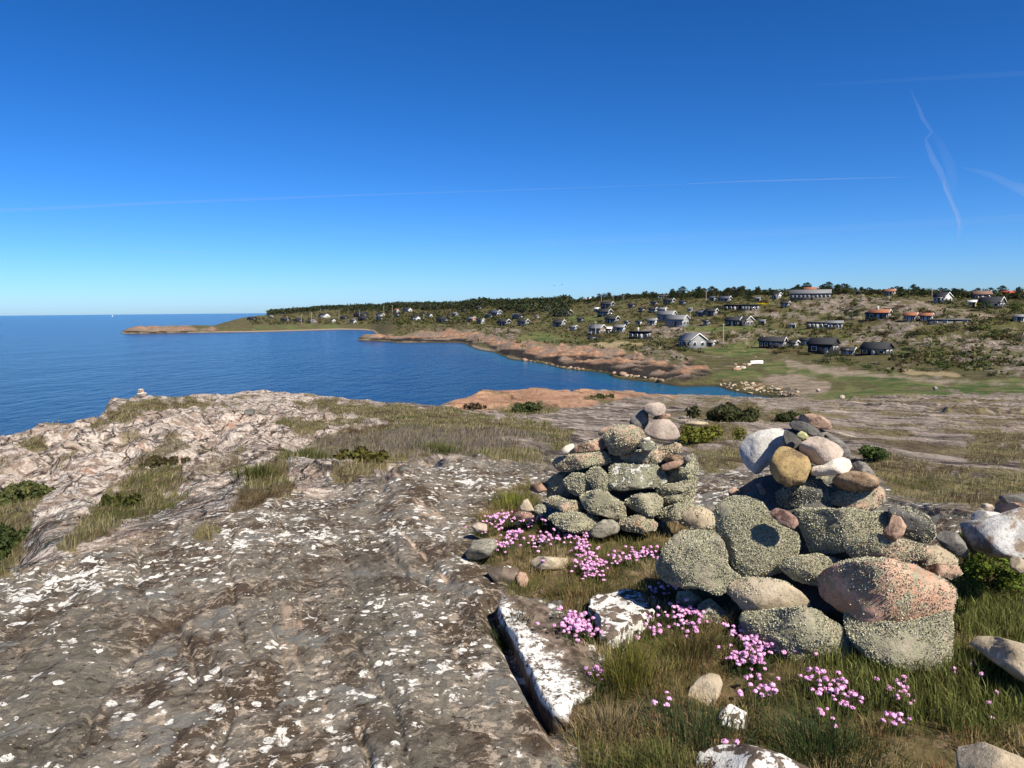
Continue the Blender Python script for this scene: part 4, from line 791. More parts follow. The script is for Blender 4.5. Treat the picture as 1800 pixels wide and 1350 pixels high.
# ---- stone pile at the right edge
c3 = empty('stone_pile', tuple(at(1740, 985, 4.9) * [1, 1, 0] + [0, 0, 12.35]))
tag(c3, 'low heap of stones with a big angular pale grey boulder beside the leafy bramble', 'stone pile')
for z_, pts, R, m, dpt in [
 ('R', [(1030, 650), (1180, 620), (1300, 580), (1560, 440), (1690, 380), (1780, 390), (1900, 600), (1920, 980), (1600, 1040), (1400, 1040), (1180, 980), (1080, 800)], 4.75, 'palegrey', .24),
 ('R', [(1130, 500), (1220, 440), (1420, 440), (1520, 470), (1400, 590), (1200, 660), (1140, 580)], 5.05, 'white', .10),
 ('R', [(1240, 360), (1300, 335), (1370, 350), (1400, 400), (1330, 425), (1250, 405)], 5.15, 'beige', .05),
 ('R', [(1500, 270), (1600, 240), (1800, 200), (1920, 240), (1930, 360), (1620, 370), (1540, 340)], 5.3, 'darkgrey', .12),
 ('R', [(1500, 330), (1700, 330), (1900, 330), (1950, 600), (1700, 620), (1450, 480)], 5.25, 'pinkbrown', .14),
 ('R', [(1630, 1080), (1720, 1040), (1810, 1090), (1840, 1200), (1760, 1260), (1640, 1210)], 4.4, 'tan', .09),
 ('R', [(1020, 780), (1100, 820), (1180, 980), (1120, 1000), (1040, 900)], 4.75, 'darkgrey', .08)]:
    stone(c3, z_, pts, R, m, dpt, .68, 0, 0, rough=0.045, level=4, facets=5)
# ---- loose stones
def loose(zone, pts, R, mat, label, dpt=None, boxy=.75, facets=3, rough=.045, lich=0, nl=0, cat='stone', name='stone', group=None, lean=0.15):
    o = stone(None, zone, pts, R, mat, dpt, boxy, lich, nl, rough=rough, facets=facets, name=name, lean=lean); tag(o, label, cat, group); return o
loose('p', [(1206, 1240), (1212, 1215), (1226, 1196), (1245, 1185), (1262, 1186), (1269, 1200), (1262, 1222), (1248, 1248), (1225, 1262)], 3.22, 'tan', 'upright oval brownish stone standing alone in the grass below the larger cairn', .05, .7)
loose('C', [(1470, 510), (1560, 450), (1680, 460), (1760, 550), (1795, 640), (1780, 700), (1680, 690), (1560, 620)], 4.6, 'grey', 'smooth grey pebble lying between the larger cairn and the pale angular boulder', .08)
loose('T', [(120, 730), (180, 620), (250, 600), (300, 680), (355, 795), (240, 815), (150, 800)], 5.72, 'tan', 'small squarish brown stone beside the bright green tuft left of the smaller cairn', .06)
loose('F', [(85, 340), (120, 290), (150, 240), (250, 225), (330, 230), (350, 300), (280, 370), (180, 395), (110, 385)], 4.92, 'striped', 'flat greenish grey stone on the bare gravel beside pink thrift', .11, .7)
loose('F', [(265, 490), (300, 465), (430, 450), (530, 470), (520, 540), (470, 600), (420, 620), (330, 590)], 4.55, 'slabtop', 'dark mossy stone half buried at the edge of the gravel hollow', .10, .7)
loose('F', [(500, 540), (540, 500), (590, 510), (610, 570), (590, 640), (530, 630)], 4.5, 'pinkbrown', 'little reddish stone at the edge of the gravel hollow', .05)
loose('F', [(640, 400), (700, 370), (930, 385), (930, 470), (700, 480), (640, 450)], 4.72, 'tan', 'flat layered stone sunk in the turf among the thrift', .10, .65)
loose('p', [(1715, 1150), (1727, 1133), (1760, 1128), (1830, 1135), (1850, 1200), (1800, 1195), (1760, 1175)], 3.72, 'tan', 'flat tilted grey stone slab sticking out of long grass by the right side', .13, .6)
loose('p', [(1225, 1345), (1265, 1325), (1310, 1318), (1370, 1324), (1430, 1345), (1440, 1400), (1330, 1420), (1230, 1400)], 2.68, 'crusted', 'white crusted low rock in the grass at the bottom of the view', .16, .75)
loose('p', [(1262, 1262), (1283, 1240), (1310, 1250), (1320, 1270), (1295, 1285), (1265, 1280)], 3.05, 'crusted', 'small white crusted stone in grass under the upright oval stone', .06)
loose('p', [(1690, 1335), (1730, 1315), (1790, 1325), (1830, 1360), (1820, 1400), (1700, 1400)], 2.72, 'tan', 'long grey stone lying low in the grass at the lower right corner', .12)
loose('p', [(1640, 1085), (1655, 1078), (1665, 1100), (1665, 1130), (1655, 1120)], 3.86, 'yellow', 'thin ochre stone chip leaning against the larger cairn', .03)
loose('p', [(828, 925), (840, 918), (856, 922), (856, 934), (838, 936)], 5.35, 'beige', 'small pinkish stone at the edge of the dark rock by the thrift', .05)
for px, py, w, h, R, m, lb in ((439, 724, 10, 6, 26.0, 'darkgrey', 'flat dark round stone lying on the pale rock slope'), (466, 727, 6, 3, 25.5, 'darkgrey', 'small flat stone beside the round dark stone on pale rock'), (1644, 683, 4, 4, 120.0, 'grey', 'pale upright boulder standing in the green meadow'),
                               (1480, 698, 5, 4, 96.0, 'beige', 'small pale boulder at the edge of the meadow sand'), (1438, 686, 4, 3, 118, 'beige', 'tiny pale boulder on the bare sand'), (1225, 745, 22, 5, 24.0, 'tan', 'low pale outcrop slab behind the smaller cairn')):
    g, Rg = ground_at(px, py + h)
    loose('p', [(px + w * math.cos(a), py + h * math.sin(a)) for a in np.linspace(0, 6.28, 9)[:-1]], Rg, m, lb, None, .8)
# slabs bedded in the ground, traced on the ground plane
def slab(name, pts, top, thick, mat, label, cat, tilt=0.0, seed=3, sub=26):
    """a bedded plate of rock: outline on the ground, real thickness, worn edges"""
    p = np.array([at(a, b, (14 - top) / slope(a, b)) for a, b in pts]); c = p.mean(0)
    ang = np.linspace(0, 2 * math.pi, 72, endpoint=False)
    q = np.concatenate([p[i] * (1 - k) + p[(i + 1) % len(p)] * k for i in range(len(p)) for k in np.linspace(0, 1, 16, endpoint=False)[:, None]]).reshape(-1, 3)
    q = np.array(q); a = np.arctan2(q[:, 1] - c[1], q[:, 0] - c[0]); r = np.hypot(q[:, 0] - c[0], q[:, 1] - c[1]); o = np.argsort(a)
    rr = np.interp(ang, np.concatenate([a[o] - 2 * math.pi, a[o], a[o] + 2 * math.pi]), np.concatenate([r[o]] * 3))
    rings = [(0.0, 0.012)] + [(f, 0.012 * (1 - f)) for f in np.linspace(0.08, 0.96, sub)] + [(0.985, -0.004), (1.0, -0.015), (1.005, -0.05), (0.995, -0.1), (1.0, -thick)]
    V = []
    for f, dz_ in rings:
        x = c[0] + np.cos(ang) * rr * f; y = c[1] + np.sin(ang) * rr * f
        nz = 0.022 * fbm2(x / 0.11, y / 0.11, 4, seed) + 0.03 * fbm2(x / 0.3, y / 0.3, 2, seed + 3)
        w = 1 + (0.14 * fbm2(x / 0.10 + dz_ * 14, y / 0.10 - dz_ * 11, 4, seed + 1) if f > .85 else 0)
        V.append(np.stack([c[0] + (x - c[0]) * w, c[1] + (y - c[1]) * w, top + dz_ + nz + tilt * (x - c[0])], 1))
    V = np.concatenate(V); n = 72; F = []
    i = np.arange(n); j = (i + 1) % n
    for k in range(len(rings) - 1): F.append(np.stack([k * n + i, (k + 1) * n + i, (k + 1) * n + j, k * n + j], 1))
    me = mesh_np(name, V - c, np.concatenate(F), [SM[mat]], smooth=True); return tag(obj(name, me, None, c), label, cat)
SM['slabwhite'] = stone_mat('white_crusted_slab', (0.08, 0.055, 0.038), (0.15, 0.115, 0.085), white=0.0)
def slab_mat():
    t = NT('white_crusted_slab'); O = t.OC()
    n2 = t.noise(60, 4, 0.7); base = t.mix(t.ramp(t.noise(12, 6, 0.7), 0.35, 0.65), (0.045, 0.030, 0.02), (0.20, 0.155, 0.12))
    g = t.n.new('ShaderNodeSeparateXYZ'); t.l.new(O, g.inputs[0])
    # the crust is thickest along the exposed left edge
    edge = t.math('ADD', t.math('ADD', t.math('MULTIPLY', g.outputs[0], -4.2), t.math('MULTIPLY', g.outputs[1], -1.45)), -0.12)
    w = t.ramp(t.math('ADD', edge, t.math('MULTIPLY', t.math('SUBTRACT', t.noise(20, 6, 0.7), 0.5), 2.2)), -0.1, 0.12)
    w = t.math('MULTIPLY', w, t.ramp(t.noise(28, 6, 0.75), 0.43, 0.52)); w = t.math('MULTIPLY', w, t.ramp(g.outputs[2], -0.05, -0.02))  # crust stops below the top, so the side's shade is painted dark
    t.color(t.mix(w, base, t.mix(n2, (0.55, 0.54, 0.50), (0.80, 0.79, 0.75)))); t.bump(t.noise(40, 5, 0.7), 0.006, 0.9); return t.m
SM['slabwhite'] = slab_mat()
slab('rock_slab', [(872, 1062), (905, 1055), (950, 1062), (982, 1066), (1000, 1100), (1030, 1130), (1055, 1165), (1050, 1200), (1010, 1225), (985, 1262), (955, 1225), (925, 1165), (905, 1118), (880, 1082)], 12.41, 0.26, 'slabwhite', 'bedded dark rock slab with bright white lichen along its sharp broken edge', 'rock slab', tilt=-0.03)
slab('rock_slab', [(1037, 1052), (1045, 1040), (1090, 1036), (1130, 1045), (1150, 1075), (1110, 1095), (1070, 1118), (1052, 1110), (1058, 1085), (1035, 1065)], 12.445, 0.2, 'crusted', 'mottled brown and white rock slab sunk in turf between two thrift clumps', 'rock slab', seed=9)
# ---- little cairn out on the cliff edge
g0, Rg = ground_at(249, 699)
c4 = empty('cairn', tuple(g0)); tag(c4, 'tiny distant cairn of flat stones on the cliff edge against the sea', 'cairn', 'stone cairns')
for cxp, cyp, w, h, m in ((246, 695.5, 6.5, 2.6, 'darkgrey'), (249.5, 691.5, 8.5, 2.0, 'palebeige'), (248, 688, 5.5, 1.9, 'pinkbrown'), (247.5, 685, 4.6, 1.7, 'beige'), (253, 695, 3.5, 2.6, 'pinkbrown')):
    stone(c4, 'p', [(cxp + w * math.cos(a), cyp + h * math.sin(a)) for a in np.linspace(0, 6.28, 9)[:-1]], Rg, m, None, .8, level=3)
# ------------------------------------------------------------------ houses on the slope
def boxes(L):
    """L: (x0,x1,y0,y1,z0,z1) list -> verts, quads"""
    V = []; F = []
    for (x0, x1, y0, y1, z0, z1) in L:
        b = len(V)
        V += [(x0, y0, z0), (x1, y0, z0), (x1, y1, z0), (x0, y1, z0), (x0, y0, z1), (x1, y0, z1), (x1, y1, z1), (x0, y1, z1)]
        F += [(b, b + 3, b + 2, b + 1), (b + 4, b + 5, b + 6, b + 7), (b, b + 1, b + 5, b + 4), (b + 1, b + 2, b + 6, b + 5), (b + 2, b + 3, b + 7, b + 6), (b + 3, b, b + 4, b + 7)]
    return np.array(V, float), np.array(F)
def board_mat(name, c, var=0.18):
    t = NT(name); O = t.OC(); v = t.noise(3, 4, 0.6, t.map(O, scale=(6, 6, 0.4)))
    t.color(t.mix(v, tuple(x * (1 - var) for x in c), tuple(min(1, x * (1 + var)) for x in c))); t.rough(0.75); return t.m
HM = {'black': board_mat('black_stained_boards', (0.018, 0.018, 0.020)), 'dark': board_mat('dark_grey_boards', (0.05, 0.05, 0.052)), 'grey': board_mat('weathered_grey_boards', (0.14, 0.13, 0.12)),
      'lgrey': board_mat('light_grey_boards', (0.21, 0.215, 0.22)), 'white': board_mat('white_painted_boards', (0.40, 0.395, 0.385), .06), 'brown': board_mat('brown_boards', (0.14, 0.105, 0.08)),
      'red': board_mat('red_painted_boards', (0.30, 0.06, 0.035)), 'blue': board_mat('slate_blue_boards', (0.07, 0.095, 0.14)), 'yellow': board_mat('yellow_painted_boards', (0.62, 0.46, 0.14)), 'green': board_mat('grey_green_boards', (0.14, 0.20, 0.19))}
RM = {'felt': plain('black_roofing_felt', (0.035, 0.036, 0.04), .85), 'greyroof': plain('grey_sheet_roof', (0.16, 0.16, 0.165), .6), 'tile': plain('orange_clay_tile', (0.29, 0.115, 0.06), .8), 'brownroof': plain('brown_tile', (0.17, 0.10, 0.07), .8),
      'paleroof': plain('pale_sheet_roof', (0.62, 0.62, 0.6), .6), 'redroof': plain('red_tile', (0.42, 0.08, 0.05), .8), 'blueroof': plain('dark_blue_grey_roof', (0.06, 0.07, 0.09), .7)}
M_TRIM = plain('white_trim', (0.8, 0.79, 0.76), .6, .05); M_BRICK = plain('chimney_masonry', (0.45, 0.42, 0.39), .9)
def glass_mat():
    t = NT('window_glass'); t.color((0.02, 0.025, 0.032)); t.rough(0.06); t.b.inputs['Specular IOR Level'].default_value = 0.6; return t.m
M_GLASS = glass_mat()
_mc = {}
def mbox(key, L, mat):
    k = (key, tuple(map(tuple, np.round(L, 3))), mat.name)
    if k not in _mc: V, F = boxes(L); _mc[k] = mesh_np(key, V, F, [mat])
    return _mc[k]
def gable_wall(L, W, h, r, mat):
    x, y = L / 2, W / 2; k = -1.6                                         # foundation reaches into the slope
    V = [(-x, -y, k), (x, -y, k), (x, y, k), (-x, y, k), (-x, -y, h), (x, -y, h), (x, y, h), (-x, y, h), (-x, 0, h + r), (x, 0, h + r)]
    return mesh_np('wall', np.array(V, float), [np.array([(0, 1, 5, 4), (2, 3, 7, 6), (4, 5, 9, 8), (6, 7, 8, 9), (0, 3, 2, 1)]), np.array([(1, 2, 6), (1, 6, 5), (5, 6, 9), (3, 0, 4), (3, 4, 7), (7, 4, 8)])], [mat])
def gable_roof(L, W, h, r, o, mat, th=0.16):
    x = L / 2 + o; n = r / (W / 2); y = W / 2 + o; e = h - n * o + 0.02; top = h + r + 0.02
    V = []; F = []
    for s in (-1, 1):
        b = len(V); V += [(-x, s * y, e), (x, s * y, e), (x, 0, top), (-x, 0, top), (-x, s * y, e + th), (x, s * y, e + th), (x, 0, top + th), (-x, 0, top + th)]
        q = [(0, 1, 2, 3), (4, 7, 6, 5), (0, 4, 5, 1), (1, 5, 6, 2), (3, 7, 4, 0)]
        F += [tuple(b + i for i in f) for f in q]
    return mesh_np('roof', np.array(V, float), np.array(F), [mat])
def window(parent, x, y, z, w, h, face):
    """face: 'x' gable wall (normal +x) or 'y' long wall (normal -y)"""
    t = 0.07
    if face == 'y': fr = [(-w / 2, w / 2, -t, 0.01, -h / 2, h / 2)]; pn = [(-w / 2 + .1, w / 2 - .1, -t - .012, -t + .02, -h / 2 + .1, h / 2 - .1)]
    else: fr = [(-.01, t, -w / 2, w / 2, -h / 2, h / 2)]; pn = [(t - .02, t + .012, -w / 2 + .1, w / 2 - .1, -h / 2 + .1, h / 2 - .1)]
    f = obj('window', mbox('window', fr, M_TRIM), parent, (x, y, z)); obj('pane', mbox('pane', pn, M_GLASS), f); return f
HPOS = []
def house(px, py, wpx, wall, roof, label, group=None, a=-40, ratio=.62, h=2.4, rise=.30, nw=3, ng=2, chim=False, trim=True, flat=False, R=None, name='cottage', cat='house', k=1.0, doorw=True):
    g, Rg = ground_at(px, py)
    wm = wpx * .86 * Rg / FOC * k; ca, sa_ = math.cos(R_(a)), abs(math.sin(R_(a))); L = wm / (ca + ratio * sa_); W = L * ratio
    h = min(h, 0.42 * L + .8)
    t = empty(name, tuple(g), R_(a)); tag(t, label, cat, group); HPOS.append((g[0], g[1], wm * .6))
    t.location.z -= .35
    zb = float(np.min(H(np.array([g[0] - 1, g[0] + 1]), np.array([g[1], g[1]]))) - g[2]); r = W * rise
    big = wpx >= 15
    if flat:
        V, F = boxes([(-L / 2, L / 2, -W / 2, W / 2, -1.6, h)]); obj('wall', mesh_np('wall', V, F, [HM[wall]]), t)
        V, F = boxes([(-L / 2 - .35, L / 2 + .35, -W / 2 - .35, W / 2 + .35, h + .01, h + .28)]); rf = obj('roof', mesh_np('roof', V, F, [RM[roof]]), t)
    else:
        obj('wall', gable_wall(L, W, h, r, HM[wall]), t); rf = obj('roof', gable_roof(L, W, h, r, .35, RM[roof]), t)
        if trim and big:
            V = []; F = []
            x = L / 2 + .36; e = h - rise * 2 * .35
            for s in (-1, 1):
                b = len(V); y0 = s * (W / 2 + .36)
                V += [(x, y0, e - .05), (x + .05, y0, e - .05), (x + .05, 0, h + r - .03), (x, 0, h + r - .03), (x, y0, e + .24), (x + .05, y0, e + .24), (x + .05, 0, h + r + .26), (x, 0, h + r + .26)]
                F += [tuple(b + i for i in f) for f in [(0, 1, 2, 3), (4, 7, 6, 5), (0, 4, 5, 1), (1, 5, 6, 2), (3, 7, 4, 0)]]
            obj('bargeboard', mesh_np('bargeboard', np.array(V, float), np.array(F), [M_TRIM]), t)
    wh = min(1.15, h * .45); zc = h * .56
    n1 = nw if big else max(1, min(nw, 2))
    dpos = n1 // 2 if (doorw and n1 > 1) else -1
    for i in range(n1):
        x = -L / 2 + L * (i + .5) / n1
        if i == dpos: d = obj('door', mbox('door', [(-.45, .45, -.06, .01, -1.0, 1.0)], HM['white' if wall in ('black', 'dark', 'brown') else 'dark']), t, (x, -W / 2, 1.02))
        else: window(t, x, -W / 2, zc, min(1.5, L / n1 * .6), wh, 'y')
    n2 = ng if big else 1
    for i in range(n2): window(t, L / 2, -W / 2 + W * (i + .5) / n2, zc, min(1.2, W / n2 * .5), wh, 'x')
    if chim: V, F = boxes([(-.32, .32, -.32, .32, -.6, 1.25)]); obj('chimney', mesh_np('chimney', V, F, [M_BRICK]), rf, (-L * .1, 0, (h + .3) if flat else h + r))
    return t
h_ = house
# the houses one can tell apart
h_(983, 574, 27, 'grey', 'felt', 'grey cottage with gabled front standing above a pale stone terrace below the dark cottage', chim=False)
h_(993, 556, 30, 'dark', 'felt', 'dark cottage with grey gable just above the grey gabled cottage')
h_(963, 548, 27, 'blue', 'blueroof', 'slate blue cottage below the grey two part house and tall pole')
h_(943, 543, 27, 'grey', 'greyroof', 'grey two part house with pale gable beside a tall pole')
h_(920, 572, 24, 'dark', 'felt', 'low dark cottage with pale gable at the foot of the green strip')
h_(1068, 541, 27, 'black', 'felt', 'black cottage with white end wall in scrub below the ridge')
h_(1049, 548, 12, 'green', 'paleroof', 'tiny shed with pale rounded roof beside the long dark house', name='shed', cat='shed')
h_(1063, 555, 30, 'black', 'felt', 'long dark house with a row of light windows next to the pale roofed shed', nw=5)
h_(1076, 568, 28, 'black', 'felt', 'black cottage directly above the large brown gabled house')
h_(1050, 588, 34, 'brown', 'greyroof', 'large brown grey house with broad gable next to a utility pole by the reeds', h=2.9, ratio=.75)
h_(1068, 585, 17, 'white', 'paleroof', 'white fronted annex between the brown gabled house and the light grey house', a=-15, ratio=.5)
h_(1089, 584, 24, 'lgrey', 'greyroof', 'light grey house beside the white annex and brown gabled house', a=-30)
h_(1037, 590, 10, 'lgrey', 'greyroof', 'small pale grey shed at the left foot of the brown gabled house', name='shed', cat='shed')
h_(1125, 595, 44, 'black', 'felt', 'black flat roofed modern house with a tall white chimney', flat=True, nw=4, chim=True, a=-25, ratio=.45, h=2.7)
h_(1123, 571, 12, 'white', 'felt', 'small white shed left of the other white shed above the rocks', name='shed', cat='shed')
h_(1146, 571, 20, 'white', 'greyroof', 'white shed with grey roof left of the large pale glazed house', name='shed', cat='shed', a=-30)
h_(1102, 571, 11, 'dark', 'felt', 'small dark shed beside the two white sheds', name='shed', cat='shed')
h_(1148, 550, 16, 'black', 'felt', 'small black cottage uphill of the two white sheds')
h_(1164, 551, 18, 'grey', 'greyroof', 'grey cottage attached beside the black one uphill of the pale glazed house')
h_(1176, 535, 22, 'dark', 'felt', 'dark cottage with white corner below the greenish flat house')
h_(1162, 526, 30, 'green', 'greyroof', 'greenish flat roofed house up on the ridge', flat=True, nw=5, a=-20)
h_(1090, 528, 18, 'dark', 'felt', 'dark cottage on the ridge between two utility poles')
h_(1033, 531, 15, 'grey', 'paleroof', 'cottage with a bright pale roof near the ridge pines')
h_(1008, 581, 15, 'dark', 'greyroof', 'open fronted dark hut with pale gable above the green strip', name='hut', cat='hut')
h_(1172, 565, 38, 'lgrey', 'greyroof', 'rear wing of the pale glazed house with ridge chimney', chim=True, h=3.4)
h_(1190, 573, 46, 'lgrey', 'greyroof', 'large pale grey house with glazed front and white gable', nw=6, h=3.0)
h_(1217, 610, 52, 'lgrey', 'greyroof', 'light grey gabled house standing alone on the meadow edge near a tall pole', nw=3, ng=2, a=-62, ratio=1.1, h=2.6)
h_(1249, 609, 16, 'grey', 'greyroof', 'small grey annex beside the light grey house on the meadow edge', name='annex', cat='shed')
h_(1290, 572, 34, 'black', 'felt', 'black cottage left half of the pair with white windows above the grass', nw=3)
h_(1309, 572, 32, 'grey', 'felt', 'grey gabled cottage joined to the black cottage on its left', a=-55, ratio=.9)
h_(1242, 571, 13, 'dark', 'felt', 'dark shed in bushes left of the paired cottages', name='shed', cat='shed')
h_(1340, 571, 14, 'grey', 'greyroof', 'grey shed in bushes right of the paired cottages', name='shed', cat='shed')
h_(1231, 556, 17, 'blue', 'blueroof', 'blue grey cottage with pale roof uphill of the sheds', a=-30)
h_(1250, 555, 25, 'grey', 'felt', 'grey cottage with big black roof beside the blue grey one')
h_(1288, 545, 34, 'black', 'felt', 'long black terrace house, left half, below the pine clump', a=-20, ratio=.35, nw=4, flat=True)
h_(1318, 545, 34, 'grey', 'felt', 'long grey terrace house, right half, below the pine clump', a=-20, ratio=.35, nw=6, flat=True)
h_(1252, 529, 13, 'blue', 'blueroof', 'small blue grey cottage among the ridge pines by a tall pole')
h_(1247, 521, 15, 'dark', 'felt', 'dark cottage half hidden in pines at the top of the ridge by a tall pole')
h_(1274, 532, 25, 'dark', 'blueroof', 'dark cottage in the shade of the pine clump')
h_(1273, 520, 11, 'brown', 'felt', 'little brown cottage deep in the pine clump')
h_(1365, 525, 17, 'white', 'felt', 'small black and white cottage beside the trees left of the big grey house', a=-55)
h_(1424, 526, 74, 'grey', 'greyroof', 'very long grey house with many windows on the hilltop', a=-22, ratio=.30, nw=10, h=3.0, ng=1)
h_(1425, 519, 25, 'white', 'tile', 'white house with orange tiled roof rising behind the long grey house', a=-20, ratio=.5, h=3.9)
h_(1380, 540, 17, 'black', 'felt', 'black gabled hut on the rock slope below the big grey house', name='hut', cat='hut')
h_(1332, 530, 12, 'grey', 'greyroof', 'small grey cottage left of the yellow gorse')
h_(1393, 577, 13, 'white', 'greyroof', 'small lone white shed between rock outcrops', name='shed', cat='shed', a=-25)
h_(1436, 577, 38, 'dark', 'greyroof', 'long low dark house, part with white windows, under the outcrop', a=-18, ratio=.35, nw=5, flat=True)
h_(1466, 578, 30, 'grey', 'greyroof', 'long low grey house with glazed veranda joined to the dark one', a=-18, ratio=.4, nw=5)
h_(1358, 611, 50, 'black', 'felt', 'long black house with white trimmed gable by a parked car', nw=5, a=-35, ratio=.45)
h_(1395, 610, 18, 'grey', 'felt', 'small grey gabled cottage with white trim right of the long black house', a=-50, ratio=.9)
h_(1417, 607, 20, 'dark', 'felt', 'dark cottage with white trimmed roof edge between the two black houses')
h_(1447, 621, 56, 'black', 'felt', 'big black house with brown grey gable and two small windows at the meadow', a=-42, ratio=.7, h=3.0, trim=False, nw=2)
h_(1546, 561, 40, 'dark', 'tile', 'dark house with orange tiled roof and chimney on the rocky slope', chim=True, h=2.6, rise=.24)
h_(1530, 560, 18, 'blue', 'blueroof', 'blue grey annex at the left end of the orange roofed house', name='annex', cat='shed')
h_(1600, 565, 24, 'brown', 'tile', 'low brown cottage with orange roof between two orange roofed houses')
h_(1628, 565, 22, 'black', 'tile', 'black cottage with orange roof at the end of the long low grey wall')
h_(1668, 568, 68, 'grey', 'greyroof', 'long low grey building beside the orange roofed cottages', a=-6, ratio=.12, flat=True, nw=4, h=1.4)
h_(1657, 531, 30, 'white', 'felt', 'house with a tall white gable on the right hand ridge', a=-60, ratio=1.1)
h_(1709, 538, 14, 'yellow', 'paleroof', 'small yellow house below the right hand ridge')
h_(1743, 541, 42, 'dark', 'felt', 'dark house with pale edged gable right of the small yellow house', a=-50, ratio=.8)
h_(1564, 520, 20, 'brown', 'tile', 'cottage with orange roof peeping over the ridge among bushes')
h_(1725, 526, 30, 'brown', 'brownroof', 'brown roofed house on the ridge beyond the yellow house', a=-20)
h_(1772, 524, 20, 'brown', 'redroof', 'red roofed house on the far right ridge')
h_(1791, 565, 17, 'white', 'greyroof', 'small white cottage half hidden in scrub at the right edge', a=-30)
h_(1541, 623, 54, 'black', 'felt', 'low black house with pale gable sunk behind bushes under the outcrop', trim=False, a=-48, ratio=.7, h=2.0)
h_(1491, 625, 26, 'black', 'felt', 'black shed beside round bushes right of the big black house', name='shed', cat='shed', h=1.8)
h_(829, 566, 17, 'red', 'greyroof', 'red cottage behind a utility pole at the edge of the far slope')
h_(845, 569, 16, 'white', 'felt', 'white fronted cottage right of the red cottage')
h_(871, 555, 26, 'blue', 'blueroof', 'blue house with dark roof below the pine wood')
h_(886, 572, 27, 'black', 'felt', 'black twin gabled cottage near the shore rocks')
h_(697, 549, 11, 'white', 'tile', 'tiny white cottage with orange roof at the edge of the wood')
# the rest: little cottages scattered along the far shore, told apart only by place
LA = 'tiny far dark cottage scattered among shrubs along the distant shore'; LB = 'tiny far white walled cottage among shrubs along the distant shore'; LC = 'tiny far grey cottage among shrubs along the distant shore'
for px, py, w, kind in [(912, 561, 20, 'd'), (944, 560, 9, 'g'), (917, 549, 14, 'd'), (983, 538, 20, 'd'), (1150, 537, 14, 'd'), (635, 556, 32, 'd'), (670, 557, 21, 'w'), (716, 548, 21, 'w'), (698, 557, 13, 'd'),
                        (640, 563, 25, 'd'), (668, 563, 16, 'd'), (731, 564, 21, 'w'), (755, 558, 13, 'w'), (771, 561, 6, 'w'), (779, 567, 28, 'd'), (841, 545, 16, 'd'), (907, 560, 16, 'g'), (757, 545, 40, 'd'),
                        (621, 568, 14, 'w'), (741, 556, 8, 'd'), (443, 563, 18, 'd'), (477, 559, 13, 'g'), (502, 565, 20, 'd'), (525, 566, 20, 'd'), (570, 558, 26, 'w'), (550, 568, 20, 'g'), (605, 561, 17, 'd'), (622, 566, 12, 'g'),
                        (1128, 548, 12, 'd'), (1020, 566, 13, 'd'), (1110, 541, 13, 'd'), (860, 560, 14, 'd'), (800, 556, 14, 'g'), (815, 548, 13, 'd'), (585, 566, 13, 'w'), (1200, 536, 13, 'd'), (1213, 548, 11, 'g')]:
    wl_, lb = {'d': ('black', LA), 'w': ('white', LB), 'g': ('grey', LC)}[kind]
    h_(px, py, w, wl_, 'felt' if kind != 'g' else 'greyroof', lb, group='cottages along the distant shore', nw=2, ng=1, a=-40 + random.uniform(-12, 12), trim=False, doorw=False)

# ------------------------------------------------------------------ utility poles
M_POLE = plain('weathered_pole_wood', (0.36, 0.30, 0.24), .85)
def tube(pts, rad, n=6):
    V = []; F = []; P = np.array(pts, float)
    for i, p in enumerate(P):
        t_ = P[min(i + 1, len(P) - 1)] - P[max(i - 1, 0)]; t_ /= np.linalg.norm(t_) + 1e-9
        a = np.cross(t_, [0.31, 0.9, 0.13]); a /= np.linalg.norm(a); b = np.cross(t_, a)
        for k in range(n): V.append(p + rad[i] * (math.cos(2 * math.pi * k / n) * a + math.sin(2 * math.pi * k / n) * b))
    for i in range(len(P) - 1):
        for k in range(n): F.append((i * n + k, i * n + (k + 1) % n, (i + 1) * n + (k + 1) % n, (i + 1) * n + k))
    return np.array(V), np.array(F)
LP = {1271: 'utility pole standing alone in the meadow by the light grey house', 1047: 'utility pole right in front of the brown grey gabled house', 1241: 'tall utility pole by the ridge pines and dark cottages', 935: 'utility pole beside the grey two part house'}
for px, y0, y1, rr_ in [(1271, 602, 570, .16), (1241, 531, 512, .17), (1213, 560, 546, .14), (1192, 524, 516, .14), (1047, 592, 565, .17), (1057, 530, 516, .16), (1078, 527, 516, .15), (935, 549, 534, .15), (675, 556, 539, .2),
                        (632, 558, 545, .2), (690, 549, 537, .2), (745, 564, 552, .2), (835, 569, 555, .18), (506, 569, 556, .22), (530, 569, 554, .22), (548, 569, 549, .22), (596, 563, 551, .22), (1638, 522, 510, .14), (1568, 520, 509, .13)]:
    g, Rg = ground_at(px, y0); hm = (y0 - y1) / FOC * Rg
    t = empty('utility_pole', tuple(g)); tag(t, LP.get(px, 'bare wooden utility pole among the far cottages'), 'utility pole', 'utility poles')
    V, F = tube([(0, 0, -1), (0, 0, hm * .5), (0.0, 0, hm)], [rr_, rr_ * .9, rr_ * .75]); obj('pole', mesh_np('pole', V, F, [M_POLE], True), t)
    V, F = boxes([(-.6, .6, -.06, .06, hm - .55, hm - .43)]); ca_ = obj('crossarm', mesh_np('crossarm', V, F, [M_POLE]), t)
    V, F = boxes([(-.5, -.42, -.04, .04, hm - .43, hm - .25), (.42, .5, -.04, .04, hm - .43, hm - .25)]); obj('insulator', mesh_np('insulator', V, F, [M_TRIM]), ca_)

